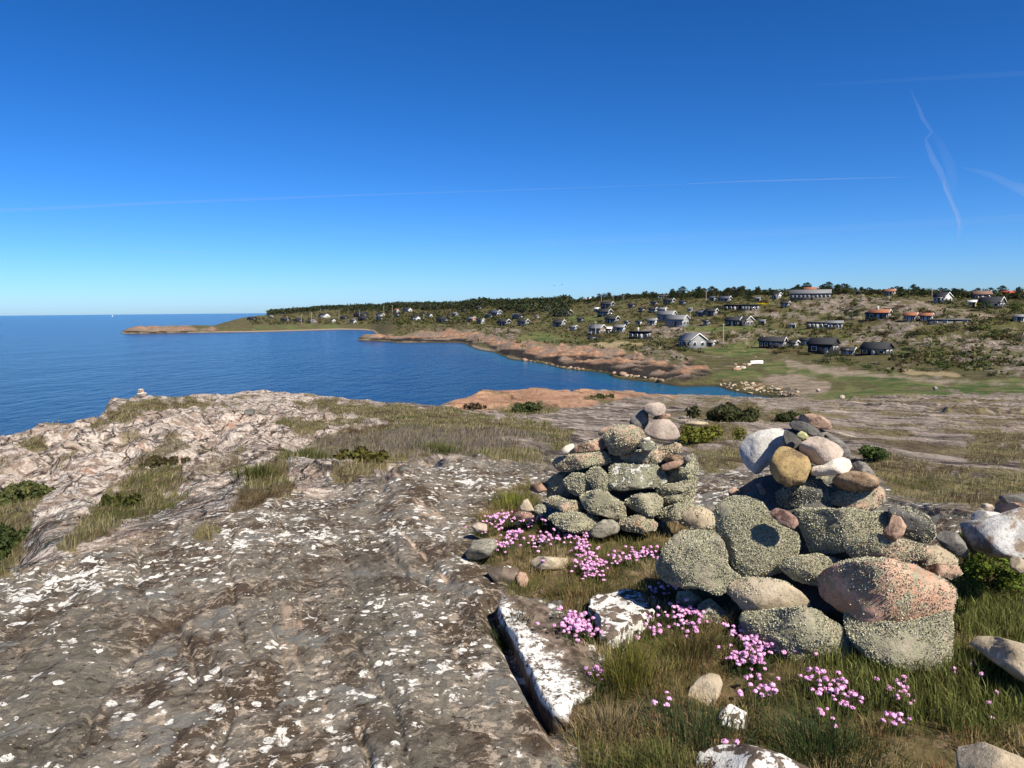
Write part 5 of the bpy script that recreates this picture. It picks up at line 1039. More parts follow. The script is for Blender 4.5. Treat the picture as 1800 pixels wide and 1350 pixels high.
# ------------------------------------------------------------------ boats, cars, gulls
def hull(L, B, D, n=14, m=9):
    V = []; F = []
    for i in range(n):
        s = i / (n - 1); x = (s - .5) * L; wb = B / 2 * math.sin(math.pi * min(1, .12 + s * .88)) ** .6 if s < .98 else B * .03; sheer = D * (1 + .25 * (2 * s - 1) ** 2)
        for j in range(m):
            a = -math.pi / 2 + math.pi * j / (m - 1); V.append((x, wb * math.sin(a), sheer - sheer * (max(0, math.cos(a)) ** .6) ))
    for i in range(n - 1):
        for j in range(m - 1): F.append((i * m + j, i * m + j + 1, (i + 1) * m + j + 1, (i + 1) * m + j))
    return np.array(V), np.array(F)
g, Rg = ground_at(1330, 639); t = empty('rowing_boat', tuple(g), R_(8)); tag(t, 'white rowing boat lying upside down on the shore meadow', 'boat')
V, F = hull(23 / FOC * Rg, 1.3, .55); V[:, 2] = .62 - V[:, 2]; obj('hull', mesh_np('hull', V, F, [M_TRIM], True), t)
V, F = boxes([(-1.4, 1.4, -.03, .03, .60, .68)]); obj('keel', mesh_np('keel', V, F, [M_TRIM]), t)
p = at(197.5, 553.6, 5200.0); t = empty('sailing_boat', (p[0], p[1], 0.0), R_(30)); tag(t, 'tiny white sailing boat on the horizon', 'boat')
V, F = hull(8.0, 2.4, 1.3); obj('hull', mesh_np('hull', V - [0, 0, .35], F, [M_TRIM], True), t)
V, F = tube([(0.4, 0, .5), (0.4, 0, 11)], [.09, .06]); obj('mast', mesh_np('mast', V, F, [M_TRIM]), t)
for nm, tri in (('mainsail', [(0.3, 0, 1.4), (-3.6, 0.5, 1.5), (0.3, 0, 10.6)]), ('foresail', [(0.6, 0, 9.5), (3.9, 0, 1.0), (0.7, .5, 1.2)])):
    q = np.array(tri, float); V = np.concatenate([q - [0, .04, 0], q + [0, .04, 0]]); obj(nm, mesh_np(nm, V, [np.array([(0, 1, 2), (5, 4, 3)]), np.array([(0, 3, 4, 1), (1, 4, 5, 2), (2, 5, 3, 0)])], [M_TRIM]), t)
def car(px, py, c, label, a):
    g, Rg = ground_at(px, py); t = empty('parked_car', tuple(g), R_(a)); tag(t, label, 'car')
    pr = np.array([(-2.1, .35), (-2.1, .85), (-1.75, 1.0), (-1.2, 1.45), (.3, 1.48), (1.0, 1.0), (1.95, .85), (2.1, .55), (2.1, .35)])
    V = np.concatenate([np.c_[pr[:, 0], np.full(9, s * .85) * np.where(pr[:, 1] > 1.2, .82, 1), pr[:, 1]] for s in (-1, 1)]); i = np.arange(9); j = (i + 1) % 9
    me = mesh_np('body', V, [np.stack([i, j, j + 9, i + 9], 1), np.array([(0, 8, 7, 6), (0, 6, 5, 2), (0, 2, 1, 1)])[:2], np.array([(0, 2, 1), (2, 5, 4), (2, 4, 3)]), np.array([(9, 15, 16, 17), (9, 11, 14, 15)]), np.array([(9, 10, 11), (11, 13, 14), (11, 12, 13)])], [plain('car_paint_' + ('dark' if c[0] < .1 else 'light'), c, .3, .02)])
    obj('body', me, t)
    for x in (-1.3, 1.3):
        for y in (-.8, .8):
            V, F = tube([(x, y - .1, .32), (x, y + .1, .32)], [.32, .32], 12); obj('wheel', mesh_np('wheel', V, [F, np.array([list(range(11, -1, -1))]), np.array([list(range(12, 24))])], [RM['felt']]), t)
    V, F = boxes([(-1.1, .35, -.80, .80, 1.05, 1.36)]); obj('side_window', mesh_np('side_window', V, F, [M_GLASS]), t)
car(1043, 598, (.02, .02, .022), 'black car parked on the grass below the brown gabled house', 15)
car(1366, 612, (.03, .03, .04), 'dark car parked against the long black house', -30)
M_GULL = plain('gull_grey_plumage', (0.35, 0.35, 0.36), .8)
for px, py, fl_ in ((975, 501.5, 1), (988, 500.5, -1)):
    p = at(px, py, 210.0); t = empty('gull', tuple(p), R_(20 * fl_)); tag(t, 'tiny gull gliding over the village in the clear sky', 'bird', 'gulls in the sky')
    V = np.array([(-.25, 0, 0), (-.1, .06, .03), (.2, .05, .03), (.32, 0, 0), (.2, -.05, .03), (-.1, -.06, .03), (0, 0, -.06), (0, 0, .08)], float)
    obj('body', mesh_np('body', V, np.array([(0, 1, 7), (1, 2, 7), (2, 3, 7), (3, 4, 7), (4, 5, 7), (5, 0, 7), (1, 0, 6), (2, 1, 6), (3, 2, 6), (4, 3, 6), (5, 4, 6), (0, 5, 6)]), [M_GULL], True), t)
    for s in (-1, 1):
        V = np.array([(-.08, s * .03, .03), (.1, s * .03, .03), (.12, s * .32, .14), (-.02, s * .34, .13), (-.1, s * .68, .05)]); V = np.concatenate([V, V + [0, 0, .015]])
        obj('wing', mesh_np('wing', V, [np.array([(0, 1, 2, 3), (8, 7, 6, 5), (0, 5, 6, 1), (1, 6, 7, 2), (2, 7, 9, 4), (4, 9, 8, 3), (3, 8, 5, 0)]), np.array([(3, 2, 4), (9, 7, 8)])], [M_GULL]), t)

# ------------------------------------------------------------------ boulders along the inlet
def pebble_mesh(seed, mat, lv=2):
    V, F = ICO[lv]; rs = np.random.default_rng(seed); V = V * (1 + .22 * noise3(V * 1.3 + seed * 3.1, seed) + .1 * noise3(V * 3 + seed, seed + 1))[:, None]
    for k in range(5):
        n = rs.normal(size=3); n /= np.linalg.norm(n); s = V @ n; V = V - np.outer(np.maximum(s - .62, 0) * .8, n)
    V[:, 2] *= .7; return mesh_np('boulder', V, F, [mat], False)
BM = [pebble_mesh(k, SM[m]) for k, m in enumerate(['tan', 'brown', 'tan', 'pinkbrown', 'beige', 'palebeige'])]
nb = 0
for x0, x1, y0, y1, n, s0, s1, lb, gp in ((1262, 1405, 668, 690, 95, .18, .45, 'yellowish boulder in the rubble along the narrow inlet', 'boulders along the inlet'), (1292, 1318, 640, 652, 8, .5, .9, 'angular pale block at the foot of the knoll beside the overturned boat', 'blocks by the overturned boat'),
                                       (905, 1180, 632, 672, 40, .3, .7, 'weed grown boulder at the waterline under the orange rocks', 'boulders at the waterline'), (1150, 1800, 560, 640, 40, .25, .6, 'scattered pale boulder on the heathy slope between houses', 'boulders on the slope')):
    for k in range(n):
        px, py = random.uniform(x0, x1), random.uniform(y0, y1)
        if gp == 'boulders along the inlet': py = 668 + (px - 1262) * .14 + random.gauss(5, 4)
        if gp == 'boulders at the waterline': py = 634 + (px - 905) * .142 - random.uniform(0, 3)
        g, Rg = ground_at(px, py)
        if g[2] < .08 or Rg < 95: continue
        o = obj('boulder', BM[(nb * 7 + k) % (6 if s1 > .8 else 4)], None, (g[0], g[1], g[2])); s = random.uniform(s0, s1) * (1.5 if random.random() < .12 else 1)
        o.scale = (s * random.uniform(.8, 1.4), s, s * random.uniform(.7, 1.1)); o.rotation_euler = (random.uniform(-.3, .3), random.uniform(-.3, .3), random.uniform(0, 6)); tag(o, lb, 'boulder', gp); nb += 1
# ------------------------------------------------------------------ trees and shrubs
M_LEAF = tint_mat('foliage', .8, .25); M_BARK = plain('bark', (0.10, 0.075, 0.055), .95)
def leaf_cloud(centres, radii, n, size, tone, rs, flat=0.7, name='crown'):
    """many leaf-sized faces filling uneven clumps"""
    k = len(centres); c = rs.integers(0, k, n); C = np.array(centres)[c]; Rr = np.array(radii)[c]
    d = rs.normal(size=(n, 3)); d /= np.linalg.norm(d, axis=1)[:, None]; rad = rs.random(n) ** .4
    p = C + d * (rad * 1.0)[:, None] * (Rr[:, None] * np.array([1, 1, flat]))
    a = rs.normal(size=(n, 3)); a /= np.linalg.norm(a, axis=1)[:, None]; b = np.cross(a, d + .3 * rs.normal(size=(n, 3))); b /= np.linalg.norm(b, axis=1)[:, None] + 1e-9
    s = size * (.6 + .8 * rs.random((n, 1)))
    V = np.stack([p - a * s, p + b * s * .6, p + a * s, p - b * s * .6], 1).reshape(-1, 3)
    F = np.arange(4 * n).reshape(-1, 4); me = mesh_np(name, V, F, [M_LEAF])
    ct = np.array([[.75 + .5 * rs.random() for _ in range(k)]]).ravel()[c]
    t = np.array(tone)[None] * (ct * (.65 + .7 * rs.random(n)))[:, None] * np.array([1 + .25 * rs.normal(size=n) * .4, np.ones(n), np.ones(n)]).T
    cattr(me, 'tint', np.repeat(np.clip(t, .004, 1), 4, axis=0)); return me
def pine_proto(seed):
    rs = np.random.default_rng(seed); lean = .25 + .5 * rs.random(); cs = []; rd = []
    top = np.array([lean * .35, 0, 1.0])
    for i in range(11):
        z = .16 + .8 * (i / 10); r = .34 * (1.15 - z) + .12
        cs.append((lean * .35 * z + rs.normal() * r * .7 + .08 * z, rs.normal() * r * .7, z)); rd.append(r * (.65 + .5 * rs.random()))
    cr = leaf_cloud(cs, rd, 900, .042, [(.030, .042, .016), (.045, .045, .02), (.026, .036, .018)][seed % 3], rs, .6)
    V, F = tube([(0, 0, -.12), (lean * .1, 0, .35), (lean * .25, .01, .65), top], [.028, .022, .015, .005], 6); return mesh_np('trunk', V, F, [M_BARK], True), cr
def broad_proto(seed, tone):
    rs = np.random.default_rng(seed); cs = []; rd = []
    for i in range(12):
        z = .2 + .62 * rs.random(); r = .36 * math.sqrt(max(.1, 1 - ((z - .55) / .5) ** 2)); a = rs.random() * 6.28; cs.append((r * math.cos(a) * .9, r * math.sin(a) * .9, z)); rd.append(.16 + .1 * rs.random())
    cr = leaf_cloud(cs, rd, 900, .036, tone, rs, .85); V, F = tube([(0, 0, -.12), (.02, 0, .3), (.0, .02, .7)], [.03, .022, .008], 6); return mesh_np('trunk', V, F, [M_BARK], True), cr
PINES = [pine_proto(k) for k in range(6)]; BROADS = [broad_proto(20 + k, t) for k, t in enumerate([(.06, .085, .02), (.075, .09, .025), (.05, .065, .03), (.10, .105, .04)])]
def tree(p, hgt, proto, label, group, name, cat='tree', wide=1.0):
    t = empty(name, (p[0], p[1], p[2]), random.uniform(-.4, .4) if proto in PINES else random.uniform(0, 6)); t.scale = (hgt * wide, hgt * wide, hgt); tag(t, label, cat, group)
    obj('trunk', proto[0], t); obj('crown', proto[1], t); return t
def free(x, y, m=1.0): return all((x - a) ** 2 + (y - b) ** 2 > (r * m) ** 2 for a, b, r in HPOS)
LPN = 'dark windswept pine on the skyline of the village ridge'; LBR = 'rounded green broadleaf tree among pines on the ridge'
def skyline(px):
    """crest of the land at a photo column"""
    d = ray(float(px), 520.0); hh = math.hypot(d[0], d[1]); R = np.linspace(280, 1150, 500); z = H(d[0] / hh * R, d[1] / hh * R); k = int(np.argmax((z - 14) / R)); return R[k], d[:2] / hh
for x0, x1, n, h0, h1, back, pb in ((955, 1105, 44, 4, 7, 50, .15), (1105, 1180, 22, 4, 7, 40, .3), (1175, 1335, 76, 4.5, 8.5, 60, .12), (1330, 1390, 20, 4, 6.5, 25, .6), (1385, 1485, 38, 4.5, 8.5, 35, .2), (1480, 1570, 22, 3.5, 6.5, 30, .35), (1560, 1690, 36, 3.5, 7, 30, .25), (1690, 1812, 32, 3.5, 7, 30, .55)):
    for k in range(n):
        px = random.uniform(x0, x1); R, d = skyline(px); R = R + random.uniform(-back, back * .6); x, y = d * R
        if not free(x, y, .9): continue
        br = random.random() < pb
        tree((x, y, float(H(x, y)) - .3), random.uniform(h0, h1) * .66 * (1.25 if random.random() < .12 else 1) * (.85 if br else 1), random.choice(BROADS if br else PINES), LBR if br else LPN, 'trees along the ridge', 'broadleaf_tree' if br else 'pine_tree', wide=random.uniform(.9, 1.35) if br else random.uniform(.8, 1.15))
# named single trees and bushes on the slope
for px, py, hp, w, tone_i, lb in ((1496, 545, 16, 1.4, 1, 'bright green round tree on the slope left of the orange roofed house'), (1497, 562, 20, 1.3, 2, 'pale grey green willow bush below the bright green tree'), (1575, 562, 12, 1.5, 3, 'yellowish green bush right of the orange roofed house'),
                                  (1513, 622, 14, 1.5, 3, 'round yellow green bush between the black sheds'), (1460, 632, 14, 2.2, 2, 'sprawling grey green bush in front of the big black house'), (1600, 625, 16, 2.0, 2, 'spreading grey willow thicket right of the low black house'),
                                  (1660, 650, 16, 2.2, 0, 'dark green thicket at the edge of the meadow track'), (1730, 545, 16, 1.6, 0, 'dark green tree below the dark house with the pale gable'), (1790, 555, 20, 1.4, 1, 'green tree at the right edge above the scrub'), (1260, 568, 12, 1.3, 3, 'bare twiggy bush between sheds')):
    g, Rg = ground_at(px, py); tree(g, hp / FOC * Rg, BROADS[tone_i], lb, None, 'broadleaf_tree', wide=w)
# gorse in flower
g, Rg = ground_at(1342, 537); rs = np.random.default_rng(77)
m_ = leaf_cloud([(rs.normal() * 1.6, rs.normal() * .6, .6 + .3 * rs.random()) for _ in range(14)], [.6] * 14, 900, .13, (.55, .42, .02), rs, .7, 'gorse_bush'); tag(obj('gorse_bush', m_, None, g), 'bright yellow flowering gorse bush beside the small grey cottage', 'bush')
# shrubs: individuals in view, then the mass of scrub
def shrub_proto(seed, tone):
    rs = np.random.default_rng(seed); cs = [(rs.normal() * .42, rs.normal() * .42, .22 + .25 * rs.random()) for _ in range(9)]
    return leaf_cloud(cs, [.30 + .12 * rs.random() for _ in range(9)], 260, .085, tone, rs, .75, 'shrub')
SHT = [((.075, .095, .026), 'dense green shrub'), ((.11, .108, .038), 'olive green shrub'), ((.075, .052, .026), 'brown heather shrub'), ((.036, .046, .019), 'very dark juniper shrub'), ((.105, .10, .055), 'pale grey green shrub')]
SHP = [[shrub_proto(40 + 7 * i + j, t[0]) for j in range(3)] for i, t in enumerate(SHT)]
ns = 0; tries = 0
while ns < 290 and tries < 3000:
    tries += 1
    px = random.choice([random.uniform(930, 1800), random.uniform(1180, 1800)]); py = random.uniform(521, 655)
    g, Rg = ground_at(px, py, 150, 700, 900)
    if g[2] < 1.2 or Rg > 640 or not free(g[0], g[1], .75): continue
    if sample(orange, g[0], g[1]) > .3 or sample(sand, g[0], g[1]) > .3 or sample(green, g[0], g[1]) > .4 or (sample(krock, g[0], g[1]) > .5 and random.random() < .75): continue
    if 625 < py and px < 1440: continue
    i = random.choices(range(5), [3, 3, 2, 3, 1])[0]; o = obj('shrub', random.choice(SHP[i]), None, g); s = random.uniform(1.0, 2.6) * (.8 if py > 600 else 1)
    o.scale = (s * random.uniform(1, 1.7), s, s * random.uniform(.6, 1.0)); o.rotation_euler = (0, 0, random.uniform(0, 6)); tag(o, SHT[i][1] + ' growing on the village slope', 'shrub', SHT[i][1] + 's on the slope'); ns += 1
def scatter_scrub(name, n, pts, label, seed, per=10, size=(.25, .6), tones=None, hgt=(.5, 1.2), cat='scrub'):
    rs = np.random.default_rng(seed); P = np.array(pts); m = len(P); c = np.repeat(np.arange(m), per); N = m * per
    s = (hgt[0] + (hgt[1] - hgt[0]) * rs.random(m))[c][:, None]
    d = rs.normal(size=(N, 3)); d /= np.linalg.norm(d, axis=1)[:, None]; p = P[c] + d * s * np.array([.95, .95, .5]) * (rs.random((N, 1)) ** .4) + np.array([0, 0, 1]) * s * .42
    a = rs.normal(size=(N, 3)); a /= np.linalg.norm(a, axis=1)[:, None]; b = np.cross(a, rs.normal(size=(N, 3))); b /= np.linalg.norm(b, axis=1)[:, None]
    z = (size[0] + (size[1] - size[0]) * rs.random((N, 1))) * s
    V = np.stack([p - a * z, p + b * z * .7, p + a * z, p - b * z * .7], 1).reshape(-1, 3); me = mesh_np(name, V, np.arange(4 * N).reshape(-1, 4), [M_LEAF])
    T = np.array(tones); t = T[rs.integers(0, len(T), m)][c] * (.6 + .8 * rs.random(N))[:, None]; cattr(me, 'tint', np.repeat(t, 4, axis=0))
    return tag(obj(name, me), label, cat, kind='stuff')
pts = []; rs = np.random.default_rng(5)
d0 = (RG > 150) & (RG < 760) & (Z > 2.0) & (np.abs(TT) < .68) & (TT > cth[cx.index(700)])
w = np.where(d0, (1 - krock * .75) * (1 - orange) * (1 - green * .9) * (1 - np.clip(sand + straw, 0, 1)) * RG ** 2.0 * np.gradient(LR)[None, :] * np.clip(fbm2(GX / 18, GY / 18, 3, 201) + .35, 0, 1), 0) * np.gradient(TH)[:, None]
w = w / RG ** 1.2
f = rs.choice(w.size, 10500, p=(w / w.sum()).ravel()); pts = np.stack([GX.ravel()[f] + rs.normal(size=len(f)), GY.ravel()[f] + rs.normal(size=len(f)), Z.ravel()[f]], 1)
pts[:, 2] = H(pts[:, 0], pts[:, 1]); keep = np.ones(len(pts), bool)
for a, b, r in HPOS: keep &= (pts[:, 0] - a) ** 2 + (pts[:, 1] - b) ** 2 > (r * .75) ** 2
scatter_scrub('hillside_scrub', 0, pts[keep], 'low green and brown scrub covering the village slope', 6, 9, (.22, .5), [t[0] for t in SHT] + [(.07, .08, .025), (.12, .11, .045)], (.4, 1.25))
pts = []
for k in range(2600):
    px = random.uniform(940, 1830); R, d = skyline(px); R = R + random.uniform(-26, 26); x, y = d * R
    if fbm2(np.array([px / 45.0]), np.array([R / 40]), 3, 301)[0] > -.22 and free(x, y, .8): pts.append((x, y, float(H(x, y)) + random.uniform(0, 1.2)))
scatter_scrub('ridge_thicket', 0, pts, 'dark tangled thicket of scrub and low pines along the village ridge', 12, 12, (.18, .38), [(.032, .042, .017), (.045, .05, .02), (.06, .068, .024), (.05, .042, .022)], (.9, 2.3))
# far wood: one mass of tree tops
pts = []
for k in range(2600):
    px = random.uniform(470, 1000); R, d = skyline(px); R = R + random.uniform(-190, 60) * (.6 if px < 600 else 1); x, y = d * R
    z = float(H(x, y))
    if z > 7.5 and free(x, y, 1.0): pts.append((x, y, z + random.uniform(.5, 3.5)))
scatter_scrub('far_pine_wood', 0, pts, 'distant dark pine wood along the low ridge beyond the bay', 8, 16, (.16, .34), [(.028, .040, .016), (.040, .045, .018), (.045, .055, .02), (.03, .036, .02)], (2.2, 4.2), 'wood')
pts = []
for k in range(900):
    px = random.uniform(440, 900); g, Rg = ground_at(px, random.uniform(549, 571), 300, 1100, 900)
    if g[2] > 2.5 and free(g[0], g[1], .8): pts.append(g)
scatter_scrub('shore_scrub', 0, pts, 'low scrub between the cottages on the far shore', 9, 10, (.2, .45), [(.055, .07, .02), (.075, .08, .028), (.04, .045, .02), (.08, .06, .03)], (.9, 2.4))

# ------------------------------------------------------------------ grass and heather near by
M_GRASS = tint_mat('grass_blades', .7, .35)
def blades(name, P, length, width, lean, col_, seed, bend=.45, label=None, cat=None, simple=False):
    """P (n,3) roots, length, width (n), lean (n,2) horizontal tip offset as a share of the length"""
    n = len(P); rs = np.random.default_rng(seed); az = rs.random(n) * 6.283; sd = np.stack([np.cos(az), np.sin(az), np.zeros(n)], 1) * width[:, None] * .5
    l2 = np.concatenate([lean, np.zeros((n, 1))], 1) * length[:, None]; hgt = length * np.sqrt(np.clip(1 - (lean ** 2).sum(1), .05, 1)); upv = np.stack([np.zeros(n), np.zeros(n), hgt], 1)
    mid = P + l2 * .35 + upv * .6; tip = P + l2 + upv * (1.0 - bend * .25)
    root = P - np.array([0, 0, .012])
    if simple:
        V = np.stack([root - sd, root + sd, tip], 1).reshape(-1, 3); me = mesh_np(name, V, np.arange(3 * n).reshape(-1, 3), [M_GRASS]); k = 3
    else:
        V = np.stack([root - sd, root + sd, mid + sd * .8, mid - sd * .8, tip], 1).reshape(-1, 3); i = np.arange(n)[:, None] * 5
        me = mesh_np(name, V, [np.concatenate([i, i + 1, i + 2, i + 3], 1), np.concatenate([i + 3, i + 2, i + 4], 1)], [M_GRASS]); k = 5
    cattr(me, 'tint', np.repeat(np.clip(col_, .004, 1), k, axis=0)); return me
def pick(mask, n, rs, power=1.2):
    area = (np.gradient(TH)[:, None] * np.gradient(RR)[None, :] * RG) / RG ** power
    w = mask * area; f = rs.choice(w.size, n, p=(w / w.sum()).ravel()); i, j = np.unravel_index(f, w.shape)
    th = TH[i] + (rs.random(n) - .5) * np.gradient(TH)[i]; r = RR[j] + (rs.random(n) - .5) * np.gradient(RR)[j]
    x, y = np.sin(th) * r, np.cos(th) * r; return np.stack([x, y, H(x, y)], 1), r
TONES = np.array([(.27, .205, .095), (.20, .165, .06), (.10, .108, .032), (.42, .34, .20), (.13, .138, .038), (.22, .11, .05)])
rs = np.random.default_rng(31)
# 1. the turf in front: fine fescue in cushions
vis = np.where(np.abs(TT) < R_(46), 1.0, 0.15)
lm_ = lawn * (.08 + .92 * sstep(-.28, .08, fbm2(GX / .28, GY / .28, 3, 212))) * vis * (RG > 1.8) * (RG < 8)
nt = 2700; C, rc = pick(lm_, nt, rs, .75)
zone = fbm2(C[:, 0] / .45, C[:, 1] / .45, 3, 211); ci = np.digitize(zone + rs.normal(size=nt) * .12, [-.32, -.14, .02, .16, .30])
ci = np.array([3, 0, 1, 0, 2, 4])[ci]; ci = np.where(rs.random(nt) < .07, 5, ci)
nb_ = 40; b = np.repeat(np.arange(nt), nb_); n = len(b)
tr = (.03 + .035 * rs.random(nt))[b]; off = rs.normal(size=(n, 2)) * tr[:, None]
P = C[b].copy(); P[:, :2] += off; P[:, 2] = H(P[:, 0], P[:, 1])
comb = rs.normal(size=(nt, 2)) * .28; lean = comb[b] + off / tr[:, None] * .3 + rs.normal(size=(n, 2)) * .12; ll = np.linalg.norm(lean, axis=1); lean *= np.minimum(1, .9 / np.maximum(ll, 1e-6))[:, None]
tl = (.036 + .042 * rs.random(nt))[b] * np.where(np.isin(ci, (2, 4)), 1.35, 1.0)[b]
me = blades('grass', P, tl * (.6 + .7 * rs.random(n)), .0022 + .0012 * rs.random(n), lean, TONES[ci][b] * (.6 + .8 * rs.random(n))[:, None], 1)
tag(obj('grass', me), 'fine olive and straw coloured turf grass around the cairns', 'grass', kind='stuff')
# 2. taller green grass below the large cairn and on the right
tg = pmask([[(1440, 1165), (1520, 1170), (1640, 1160), (1720, 1180), (1800, 1150), (1830, 1260), (1720, 1290), (1600, 1260), (1480, 1225)], [(1660, 1010), (1700, 1030), (1800, 1060), (1830, 1140), (1700, 1130), (1660, 1100)]], 12, 14, 221, 2, 7) * vis
P, r = pick(tg, 7000, rs, .6); n = len(P); lean = rs.normal(size=(n, 2)) * .25 + np.array([-.12, 0])
me = blades('long_grass', P, .06 + .09 * rs.random(n), .003 + .002 * rs.random(n), np.clip(lean, -.7, .7), np.array([[.13, .142, .04]]) * (.55 + .9 * rs.random(n))[:, None] * np.where(rs.random(n) < .25, 1.7, 1)[:, None], 2)
tag(obj('long_grass', me), 'longer bright green grass below and beside the larger cairn', 'grass', kind='stuff')
# 3. heath on the slopes: straw grass, olive turf, grey-brown heather
hm = np.maximum(heath, np.maximum(.12 * strips, .6 * mleft)) * (RG > 4.6) * (RG < 70) * np.where(np.abs(TT) < R_(42), 1.0, .0)
P, r = pick(hm, 80000, rs, 1.35); n = len(P)
zz = fbm2(P[:, 0] / 1.4, P[:, 1] / 1.4, 3, 231) + rs.normal(size=n) * .1; big_h = np.exp(-(((P[:, 0] + 1.6) / 2.6) ** 2 + ((P[:, 1] - 14) / 4.0) ** 2))
HT = np.array([(.10, .068, .036), (.15, .118, .06), (.30, .255, .14), (.15, .142, .05), (.095, .108, .028), (.20, .165, .135)])
ci = np.digitize(zz, [-.25, -.1, .08, .25]); ci = np.where((big_h > .45) & (rs.random(n) < .75), 5, ci)
ln = (.045 + .075 * rs.random(n)) * np.array([.9, .9, 1.15, .95, 1.0, 1.45])[ci]; wd = np.clip(r * .00055, .0035, .02) * (.7 + .7 * rs.random(n))
wind = np.array([.28, .1]); lean = rs.normal(size=(n, 2)) * .33 + wind; ll = np.linalg.norm(lean, axis=1); lean *= np.minimum(1, .85 / np.maximum(ll, 1e-6))[:, None]
ln *= np.where(P[:, 0] / P[:, 1] > .13, .62, 1.0)
me = blades('heath_grass', P, ln, wd, lean, HT[ci] * (.6 + .85 * rs.random(n))[:, None], 3, simple=False)
tag(obj('heath_grass', me), 'dry straw grass and grey brown heather in the hollows of the rock', 'heath', kind='stuff')
# 4. tufts one can point at
def tuft(px, py, n, rad, ln, col_, label, spread=.35, w=.0028, name='grass_tuft', lean0=(0, 0)):
    g, Rg = ground_at(px, py); rs = np.random.default_rng(int(px * 7 + py)); off = rs.normal(size=(n, 2)) * rad; P = np.concatenate([off, np.zeros((n, 1))], 1)
    P[:, 2] = H(g[0] + P[:, 0], g[1] + P[:, 1]) - g[2]
    lean = off / rad * spread * .5 + rs.normal(size=(n, 2)) * .12 + np.array(lean0); ll = np.linalg.norm(lean, axis=1); lean *= np.minimum(1, .8 / np.maximum(ll, 1e-6))[:, None]
    c = np.array([col_]) * (.55 + .9 * rs.random(n))[:, None]; c[rs.random(n) < .2] *= 1.6
    me = blades(name, P, ln * (.55 + .5 * rs.random(n)), np.full(n, w) * (.7 + .6 * rs.random(n)), lean, c, 4)
    tag(obj(name, me, None, g), label, 'grass tuft')
tuft(1106, 1205, 420, .055, .24, (.14, .13, .026), 'tall yellow green rush tuft in turf right of the white edged slab', .5)
tuft(905, 893, 320, .07, .17, (.17, .18, .035), 'bright green grass tuft left of the smaller cairn', .45)
tuft(1020, 938, 240, .05, .17, (.12, .13, .03), 'green grass tuft growing against the base of the smaller cairn', .4)
tuft(893, 1128, 420, .05, .11, (.035, .05, .018), 'dark green tussock in the fissure left of the white edged slab', .6, lean0=(-.1, -.2))
tuft(1040, 1215, 420, .06, .09, (.06, .08, .032), 'blue green cushion tussock beside the foot of the white edged slab', .9)
tuft(1230, 1310, 900, .12, .12, (.035, .055, .02), 'large dark green tussock below the upright oval stone', .8)
tuft(1440, 1330, 900, .10, .13, (.035, .058, .018), 'dark green tussock right of the white crusted low rock', .8)
tuft(1210, 1150, 800, .085, .12, (.12, .095, .035), 'olive brown cushion of grass left of the thrift under the cairn', 1.0)
tuft(1075, 1280, 320, .06, .10, (.21, .165, .095), 'pale dead straw tussock below the rush tuft', 1.1)
tuft(455, 838, 420, .11, .2, (.11, .115, .035), 'green grass tuft on the pale rock slope left of the heather', .5, .007)
tuft(545, 805, 380, .15, .22, (.10, .11, .034), 'green grass tuft at the left end of the heather patch', .5, .007)
tuft(770, 795, 380, .15, .2, (.11, .12, .034), 'green grass tuft just above the crest of the dark rock', .5, .007)
# 5. bushes near by
def bush(px, py, w, hgt, n, size, tone, label, name='bush', cat='bush', up_=.5, seed=None):
    g, Rg = ground_at(px, py); W = w / FOC * Rg / 2; Hh = hgt / FOC * Rg; rs = np.random.default_rng(seed or int(px + py)); k = 16
    cs = [(rs.normal() * W * .45, rs.normal() * W * .4, Hh * (.2 + .5 * rs.random())) for _ in range(k)]
    t = empty(name, tuple(g)); tag(t, label, cat)
    obj('foliage', leaf_cloud(cs, [max(.3 * Hh, .22 * W) * (.7 + .6 * rs.random()) for _ in range(k)], n, size, tone, rs, .8, 'foliage'), t)
    for q in range(5):
        e = cs[q]; V, F = tube([(0, 0, -.05), (e[0] * .5, e[1] * .5, e[2] * .5), e], [.012 * W * 2 + .004, .008 * W * 2 + .003, .003], 5); obj('stem', mesh_np('stem', V, F, [M_BARK], True), t)
bush(1530, 812, 56, 32, 1500, .022, (.055, .085, .022), 'round fresh green leafy bush on the rock right of the larger cairn')
bush(925, 727, 62, 20, 1600, .06, (.06, .075, .025), 'spreading green bush in front of the orange rock slab')
bush(835, 719, 40, 13, 900, .05, (.075, .055, .03), 'brown heather bush at the left end of the orange rock slab')
bush(1285, 742, 120, 26, 3200, .055, (.045, .05, .018), 'broad dark heather bush behind the larger cairn')
bush(1390, 742, 80, 16, 1800, .05, (.045, .055, .018), 'dark green heather bush just behind the top of the larger cairn')
bush(1060, 702, 36, 10, 500, .09, (.06, .07, .02), 'small green bush on the right part of the orange slab')
bush(1240, 775, 110, 22, 1800, .035, (.12, .125, .022), 'yellow green crowberry mat between the two cairns')
bush(640, 812, 90, 22, 1500, .035, (.085, .075, .018), 'olive brown moss heath cushion on the crest of the dark rock')
bush(275, 820, 60, 16, 900, .05, (.06, .05, .022), 'brown heather bush in the pale broken rock')
bush(225, 888, 60, 18, 900, .04, (.055, .06, .014), 'dark green crowberry cushion in the straw grass strip')
bush(-10, 985, 80, 60, 4500, .024, (.045, .06, .018), 'dark green juniper bush in the gully at the left edge')
bush(30, 880, 90, 26, 2200, .035, (.08, .09, .03), 'grey green bush in the gully above the juniper')
bush(1740, 1035, 130, 62, 2600, .012, (.10, .135, .02), 'leafy green bramble growing against the pale angular boulder', 'bramble')
bush(1700, 960, 40, 26, 350, .012, (.12, .15, .03), 'few light green leaves beside the smooth grey pebble', 'bramble')
